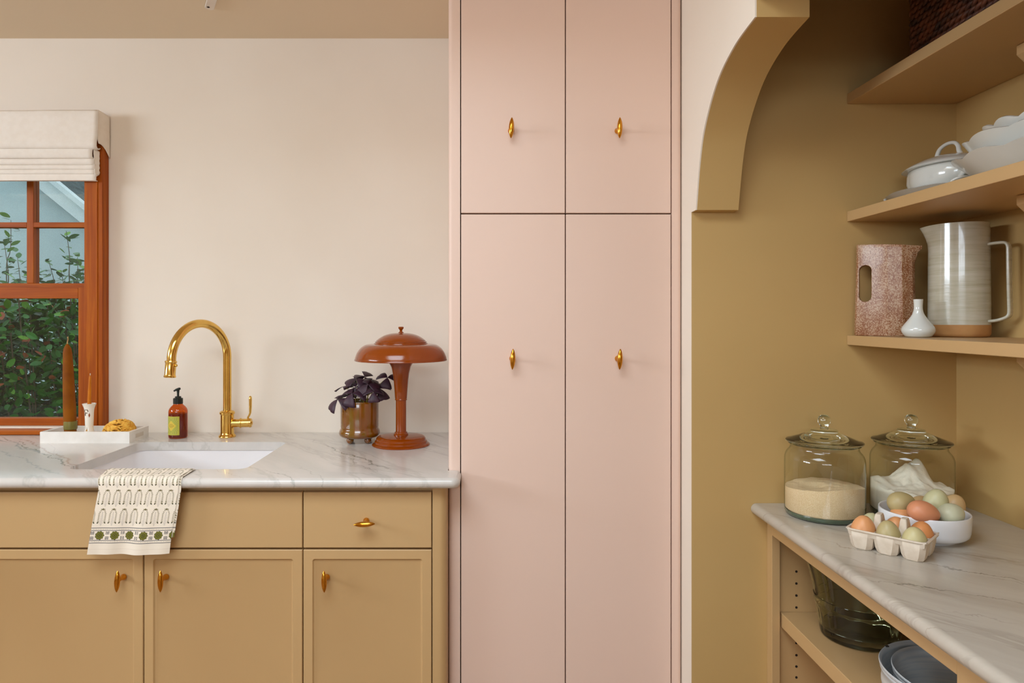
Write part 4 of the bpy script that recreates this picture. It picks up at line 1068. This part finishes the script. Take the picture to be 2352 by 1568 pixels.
mnew.polygons.foreach_set('use_smooth', [True]*len(mnew.polygons)); mnew.set_sharp_from_angle(angle=math.radians(40))
# milk-glass bud vase
vx, vy = X(2109, 1.455), 1.455
mv = MB().lathe(spline([(0, 0), (.018, 0), (.024, .0015), (.0295, .008), (.0315, .014), (.0302, .0205), (.0245, .029), (.0175, .0385), (.0115, .048), (.0088, .057), (.0082, .066), (.0090, .0795)], 4)+[(.0090, .0805), (.0078, .0805), (.0070, .066), (.0, .060)], 44, (vx, vy, Z3+.0004)).build('bud_vase', MILK, smooth=60)
tag(mv, 'small milky white bud vase between the two pitchers', 'vase')
# tall streaked pitcher
qx, qy = 1.035, 1.486
lpch = thing('tall_pitcher', 'tall grey-cream glazed pitcher with bare clay foot and strap handle', 'pitcher', (qx, qy, Z3+.0004))
R2 = .0575; H2 = .243; spd = math.atan2(.57, -.82)
def pring(r, z):
    t = max((z-.195)/(H2-.195), 0); pts = []
    for j in range(72):
        a = 2*pi*j/72; da = math.atan2(math.sin(a-spd), math.cos(a-spd))
        ex_ = .016*t**1.6*math.exp(-(da/.34)**2); pts.append((qx+(r+ex_)*math.cos(a), qy+(r+ex_)*math.sin(a), Z3+.0004+z-(.003*t*math.exp(-(da/.3)**2))))
    return pts
MB().loft([pring(r, z) for r, z in ((1e-4, 0), (.050, 0), (.0545, .002), (.0572, .007), (.0576, .026))], True, True).build('clay_foot', CLAYB, lpch, smooth=50)
zz = [.026]+[.027+(H2-.027)*i/16 for i in range(17)]
lo = [pring(R2*(1.003-.03*(z/H2)), z) for z in zz]; li = [pring(R2*(1.003-.03*(z/H2))-.0042, z) for z in reversed(zz[3:])]
MB().loft(lo+li, False, True).build('glazed_wall', STREAK, lpch, smooth=50)
hd_ = Vector((.60, -.80, 0)).normalized()
o0 = Vector((qx, qy, Z3))
hp = []
for rad_, z in ((.054, .196), (.064, .1975), (.080, .198), (.0865, .196), (.0895, .190), (.0900, .180), (.0905, .13), (.0915, .08), (.0920, .055), (.0900, .046), (.083, .0405), (.070, .036), (.055, .034)):
    hp.append(o0+hd_*rad_+Vector((0, 0, z)))
hp = [Vector(p_) for p_ in spline([tuple(p_) for p_ in hp], 3)]
sd = Vector((-hd_.y, hd_.x, 0)); loops = []
for i, p_ in enumerate(hp):
    t = (hp[min(i+1, len(hp)-1)]-hp[max(i-1, 0)]).normalized(); n2 = sd.cross(t).normalized()
    loops.append([p_+sd*a+n2*b_ for a, b_ in rrect(-.0105, .0105, -.0032, .0032, .003, 3)])
MB().loft(loops).build('strap_handle', STREAK, lpch, smooth=50)

# ================================================================== SHELF WITH TABLEWARE
Z2 = 1.5425
def oval(cx, cy, z, ax, ay, lob=0, nl=8, zl=0, seg=96, ph=0):
    return [(cx+ax*(1+lob*abs(math.cos(nl*(2*pi*j/seg)/2+ph)))*math.cos(2*pi*j/seg), cy+ay*(1+lob*abs(math.cos(nl*(2*pi*j/seg)/2+ph)))*math.sin(2*pi*j/seg), z+zl*abs(math.cos(nl*(2*pi*j/seg)/2+ph))) for j in range(seg)]
def dish(cx, cy, z0, prof, thick, lob=0, nl=8, zl=0, ph=0):
    """prof: (ax, ay, z, amount of lobing) from the base outwards"""
    loops = [oval(cx, cy, z0, 1e-3, 1e-3)]
    for ax, ay, z, k in prof: loops.append(oval(cx, cy, z0+z, ax, ay, lob*k, nl, zl*k, ph=ph))
    for ax, ay, z, k in reversed(prof): loops.append(oval(cx, cy, z0+z+thick*.55, max(ax-thick, 1e-3), max(ay-thick, 1e-3), lob*k, nl, zl*k, ph=ph))
    loops.append(oval(cx, cy, z0+thick, 1e-3, 1e-3))
    return MB().loft(loops)
pty = thing('oval_platter', 'white oval platter with curled handles under the tureen', 'platter', (.985, 1.470, Z2))
dish(.985, 1.470, Z2+.0003, [(.052, .080, 0, 0), (.058, .088, .002, 0), (.075, .104, .010, 0), (.090, .115, .017, .6), (.094, .119, .019, 1)], .003, .02, 8, .001).build('plate', PORC, pty, smooth=60)
for sg in (1, -1):
    pts = []
    for i in range(13):
        a = pi*i/12; pts.append((.985-.032+.0*i+.036*math.cos(a)*.6+.0, 1.470+sg*(.112+.014*math.sin(a)), Z2+.0205+.007*math.sin(a)))
    MB().tube(pts, .0026, 8).build('curled_handle', PORC, pty, smooth=60)
zt2 = Z2+.0045
tu = thing('soup_tureen', 'white lidded soup tureen with loop handles standing on the oval platter', 'tureen', (1.012, 1.486, zt2))
tcx, tcy = 1.012, 1.486
dish(tcx, tcy, zt2, [(.040, .052, 0, 0), (.046, .060, .001, 0), (.050, .064, .006, .2), (.064, .080, .022, 1), (.070, .088, .042, 1), (.070, .088, .058, .8), (.069, .0865, .068, .3)], .004, .03, 8, 0).build('body', PORC, tu, smooth=60)
lz_ = zt2+.0705
lid = dish(tcx, tcy, lz_, [(.060, .077, -.001, 0), (.077, .096, -.002, .8), (.080, .099, -.0005, 1)], .0025, .02, 8, 0)
loops = [oval(tcx, tcy, lz_+z, ax, ay, .02*k, 8, 0) for ax, ay, z, k in ((.080, .099, -.0005, 1), (.079, .098, .0015, 1), (.070, .088, .008, .6), (.050, .064, .018, .4), (.028, .036, .025, .2), (.001, .001, .028, 0))]
lido = MB().loft(loops).build('lid', PORC, tu, smooth=60)
pts = [(tcx, tcy+.036, lz_+.022), (tcx, tcy+.036, lz_+.034), (tcx, tcy+.028, lz_+.046), (tcx, tcy+.012, lz_+.052), (tcx, tcy-.006, lz_+.053), (tcx, tcy-.022, lz_+.049), (tcx, tcy-.031, lz_+.040), (tcx, tcy-.034, lz_+.030), (tcx, tcy-.040, lz_+.020)]
MB().tube(spline(pts, 4), [.0055-.0015*math.sin(pi*i/32) for i in range(33)], 12).build('loop_handle', PORC, lido, smooth=60)
for sg in (1, -1):
    pts = [(tcx-.028, tcy+sg*.078, zt2+.036), (tcx-.022, tcy+sg*.094, zt2+.050), (tcx-.008, tcy+sg*.106, zt2+.058), (tcx+.008, tcy+sg*.106, zt2+.058), (tcx+.022, tcy+sg*.094, zt2+.050), (tcx+.028, tcy+sg*.078, zt2+.036)]
    MB().tube(spline(pts, 4), .0048, 10).build('side_handle', PORC, tu, smooth=60)
# stacked scalloped dishes
d1 = dish(.992, 1.212, Z2+.0003, [(.060, .090, 0, 0), (.066, .098, .001, 0), (.084, .118, .014, .5), (.100, .138, .030, .9), (.110, .153, .040, 1), (.112, .156, .042, 1)], .003, .05, 10, .006).build('scalloped_dish', PORC, smooth=60)
tag(d1, 'wide shallow white dish with scalloped rim at the bottom of the stack', 'dish', 'stacked scalloped tableware')
d2 = dish(1.000, 1.230, Z2+.0125, [(.040, .062, 0, 0), (.046, .070, .002, 0), (.064, .096, .020, .4), (.082, .120, .050, .9), (.090, .131, .066, 1), (.092, .134, .069, 1)], .003, .05, 8, .006, .3).build('scalloped_bowl', PORC, smooth=60)
tag(d2, 'white fluted bowl nested in the wide scalloped dish', 'bowl', 'stacked scalloped tableware')
d3 = dish(1.014, 1.230, Z2+.0375, [(.030, .050, 0, 0), (.036, .058, .002, 0), (.054, .084, .022, .4), (.068, .102, .046, .9), (.074, .110, .062, 1), (.075, .112, .065, 1)], .003, .07, 12, .008, .1).build('scalloped_bowl', PORC, smooth=60)
tag(d3, 'smaller ruffle-rimmed white bowl topmost in the tableware stack', 'bowl', 'stacked scalloped tableware')

# ================================================================== BASKET
bk = thing('woven_basket', 'dark brown woven wicker basket on the topmost pantry shelf', 'basket', (1.0, 1.2, 1.821))
KX0, KX1, KY0, KY1, KZ = .892, 1.105, .98, 1.435, 1.8215
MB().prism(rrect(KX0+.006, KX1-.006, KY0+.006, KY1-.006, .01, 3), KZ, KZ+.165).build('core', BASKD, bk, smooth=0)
for row in range(13):
    z = KZ+.0065+row*.0125
    base = rrect(KX0+.004, KX1-.004, KY0+.004, KY1-.004, .012, 4)
    dense = []
    for i in range(len(base)):
        a, b_ = Vector(base[i]), Vector(base[(i+1) % len(base)]); k = max(1, int((b_-a).length/.0035))
        for j in range(k): dense.append(a.lerp(b_, j/k))
    tot = 0
    for ply in (0, 1):
        pts = []; s = 0
        for i, q in enumerate(dense):
            nx_ = dense[(i+1) % len(dense)]-q; s += nx_.length
            nn = Vector((nx_.y, -nx_.x)).normalized(); ph = s/.034*2*pi+ply*pi+row*1.3
            pts.append((q.x+nn.x*.0038*math.cos(ph), q.y+nn.y*.0038*math.cos(ph), z+.0036*math.sin(ph)+.0008*math.sin(s*70+row)))
        pts.append(pts[0]); MB().tube(pts, .0048, 7, False).build('strand', BASKM, bk, smooth=60)

# ================================================================== OUTSIDE
struct(MB().box(-14, 4, DW+.12, 16, -.5, -.4).build('ground', LAWN, smooth=0))
hs = thing('neighbour_house', 'pale grey house gable with white rake board beyond the window', 'house', (-6, 7, -.4))
HD = 7.0
def hp_(px, py): return ((px-PX)*HD/F, CZ+(PY-py)*HD/F)
(ax_, az_), (bx2, bz2) = hp_(83, 420), hp_(191, 508); sl = (bz2-az_)/(bx2-ax_)
xr2 = -3.1; xp = -6.6; zpk = az_+sl*(xp-ax_); zr2 = az_+sl*(xr2-ax_)
MB().prism([(2*xp-xr2, -.4), (xr2-.35, -.4), (xr2-.35, zr2-sl*.35), (xp, zpk), (2*xp-xr2+.35, zr2-sl*.35)], HD+.02, HD+3, 'y').build('gable_wall', SIDING, hs, smooth=0)
for sgn in (1, -1):
    def mx(x): return x if sgn == 1 else 2*xp-x
    MB().prism([(mx(xp), zpk+.0), (mx(xr2), zr2), (mx(xr2), zr2+.17), (mx(xp), zpk+.17)], HD-.10, HD-.05, 'y').build('rake_board', RAKEM, hs, smooth=0)
    MB().prism([(mx(xp), zpk+.17), (mx(xr2), zr2+.17), (mx(xr2), zr2+.23), (mx(xp), zpk+.23)], HD-.16, HD-.05, 'y').build('drip_trim', RAKEM, hs, smooth=0)
    MB().prism([(mx(xp), zpk+.0), (mx(xr2), zr2), (mx(xr2), zr2+.2), (mx(xp), zpk+.2)], HD-.05, HD+3.2, 'y').build('roof_slab', ROOFM, hs, smooth=0)
h2 = thing('shingled_roof', 'grey shingled roof of the house rising behind the gable', 'roof', (-3.6, 9.5, -.4))
m = MB()
for i in range(26):
    y = 8.2+i*.16; z = 2.0+i*.115
    m.box(-6.0, 1.5, y, y+.24, z-.03, z+.012+.012*(i % 2))
m.build('shingle_course', ROOFM, h2, smooth=0)
MB().box(-2.9, 1.5, 10.6, 12.2, -.4, 2.0).build('house_wall', SIDING, h2, smooth=0)

# shrubs: leaves are one shared mesh; the leaves that stand free against the house are single parts
def leaf_mesh(name, mat, L_=.06, W=.036):
    vv = []; ff = []; n = 5
    for i in range(n+1):
        t = i/n; wv = W/2*math.sin(pi*min(t*.92+.05, 1))**.8
        z = -.012*t*t*4*L_
        vv += [(-wv, t*L_, z+.10*wv), (0, t*L_, z-.05*wv), (wv, t*L_, z+.10*wv)]
    for i in range(n):
        k = i*3; ff += [(k, k+1, k+4, k+3), (k+1, k+2, k+5, k+4)]
    me = bpy.data.meshes.new(name); me.from_pydata(vv, [], ff); me.materials.append(mat); me.polygons.foreach_set('use_smooth', [True]*len(me.polygons)); me.update()
    return me
LM = [leaf_mesh('leaf', LEAFM), leaf_mesh('leaf', LEAFM2)]
rs = random.Random(11)
shb = hg = thing('leafy_hedge', 'dense green hedge with upright leafy shoots beyond the window', 'hedge', (-2.4, 4.0, -.4))
def put_leaf(parent, pos, az, pitch, roll, sc, k):
    o = bpy.data.objects.new('leaf', LM[k]); COL.objects.link(o); o.parent = parent; o.location = Vector(pos)-parent.location
    o.rotation_euler = (pitch, roll, az); o.scale = (sc, sc, sc)
shoots = [(152, 530, 160, 660), (112, 600, 130, 700), (178, 590, 170, 690), (85, 610, 70, 720), (10, 560, 20, 700), (40, 590, 45, 720), (-30, 545, -10, 690), (60, 640, 62, 740), (140, 620, 150, 730), (190, 620, 188, 720), (-70, 560, -50, 700), (25, 505, 15, 640), (100, 650, 110, 760)]
for (tx, ty, bx3, by3) in shoots:
    D = rs.uniform(3.5, 3.8); top = at(tx, ty, D); bot = at(bx3, by3, D+rs.uniform(-.1, .1))
    foot = Vector((bot.x*.95, D+.05, -.4))
    path_ = spline([tuple(foot), tuple(foot.lerp(bot, .6)), tuple(bot), tuple(bot.lerp(top, .5)+Vector((.01, 0, 0))), tuple(top)], 4)
    MB().tube(path_, [.005-.0038*i/(len(path_)-1) for i in range(len(path_))], 5).build('branch', TWIG, shb, smooth=60)
    nlf = 22
    for i in range(nlf):
        t = 1-(i/nlf)**1.0*1.0; q = bot.lerp(top, t); spread = .012+.10*(1-t)
        a = rs.uniform(0, 2*pi); off = Vector((math.cos(a)*spread*rs.uniform(.2, 1), math.sin(a)*spread*.6, rs.uniform(-.03, .03)))
        put_leaf(shb, q+off, rs.uniform(0, 2*pi), rs.uniform(-.3, .9), rs.uniform(-.6, .6), rs.uniform(.6, .95), 1 if rs.random() < .25 else 0)
def foliage(name, parent, n, boxf, mat, smin, smax, seed):
    g = np.random.RandomState(seed); base = np.array([v.co[:] for v in LM[0].vertices]); faces = [tuple(p.vertices) for p in LM[0].polygons]
    V_ = []; F_ = []
    for i in range(n):
        c_ = boxf(g); s_ = g.uniform(smin, smax); e = Euler((g.uniform(-.5, 1.2), g.uniform(-.9, .9), g.uniform(0, 2*pi))).to_matrix()
        pts = (base*s_) @ np.array(e).T+np.array(c_); o_ = len(V_); V_ += pts.tolist(); F_ += [tuple(k+o_ for k in f) for f in faces]
    m = MB(); m.v = [tuple(v) for v in V_]; m.f = F_
    off = Vector((0, 0, 0)); o = m.build(name, mat, parent, smooth=0); o['kind'] = 'stuff'; return o
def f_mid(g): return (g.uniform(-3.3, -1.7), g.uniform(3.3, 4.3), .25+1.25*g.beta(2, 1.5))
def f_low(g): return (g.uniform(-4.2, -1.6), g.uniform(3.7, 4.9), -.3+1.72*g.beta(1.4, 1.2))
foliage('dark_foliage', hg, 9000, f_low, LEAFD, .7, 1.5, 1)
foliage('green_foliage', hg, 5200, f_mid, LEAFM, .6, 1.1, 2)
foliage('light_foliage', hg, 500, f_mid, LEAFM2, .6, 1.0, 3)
foliage('rusty_foliage', hg, 45, lambda g: (g.uniform(-2.75, -2.1), g.uniform(3.3, 3.6), g.uniform(.9, 1.42)), LEAFR, .6, 1.0, 4)
for i in range(5):
    x = -3.4+i*.22+rs.uniform(-.05, .05); y = rs.uniform(3.9, 4.3)
    MB().tube([(x, y, -.4), (x+rs.uniform(-.1, .1), y, .3), (x+rs.uniform(-.2, .2), y, .9), (x+rs.uniform(-.25, .25), y-.1, 1.35)], [.012, .009, .006, .002], 6).build('branch', TWIG, hg, smooth=60)
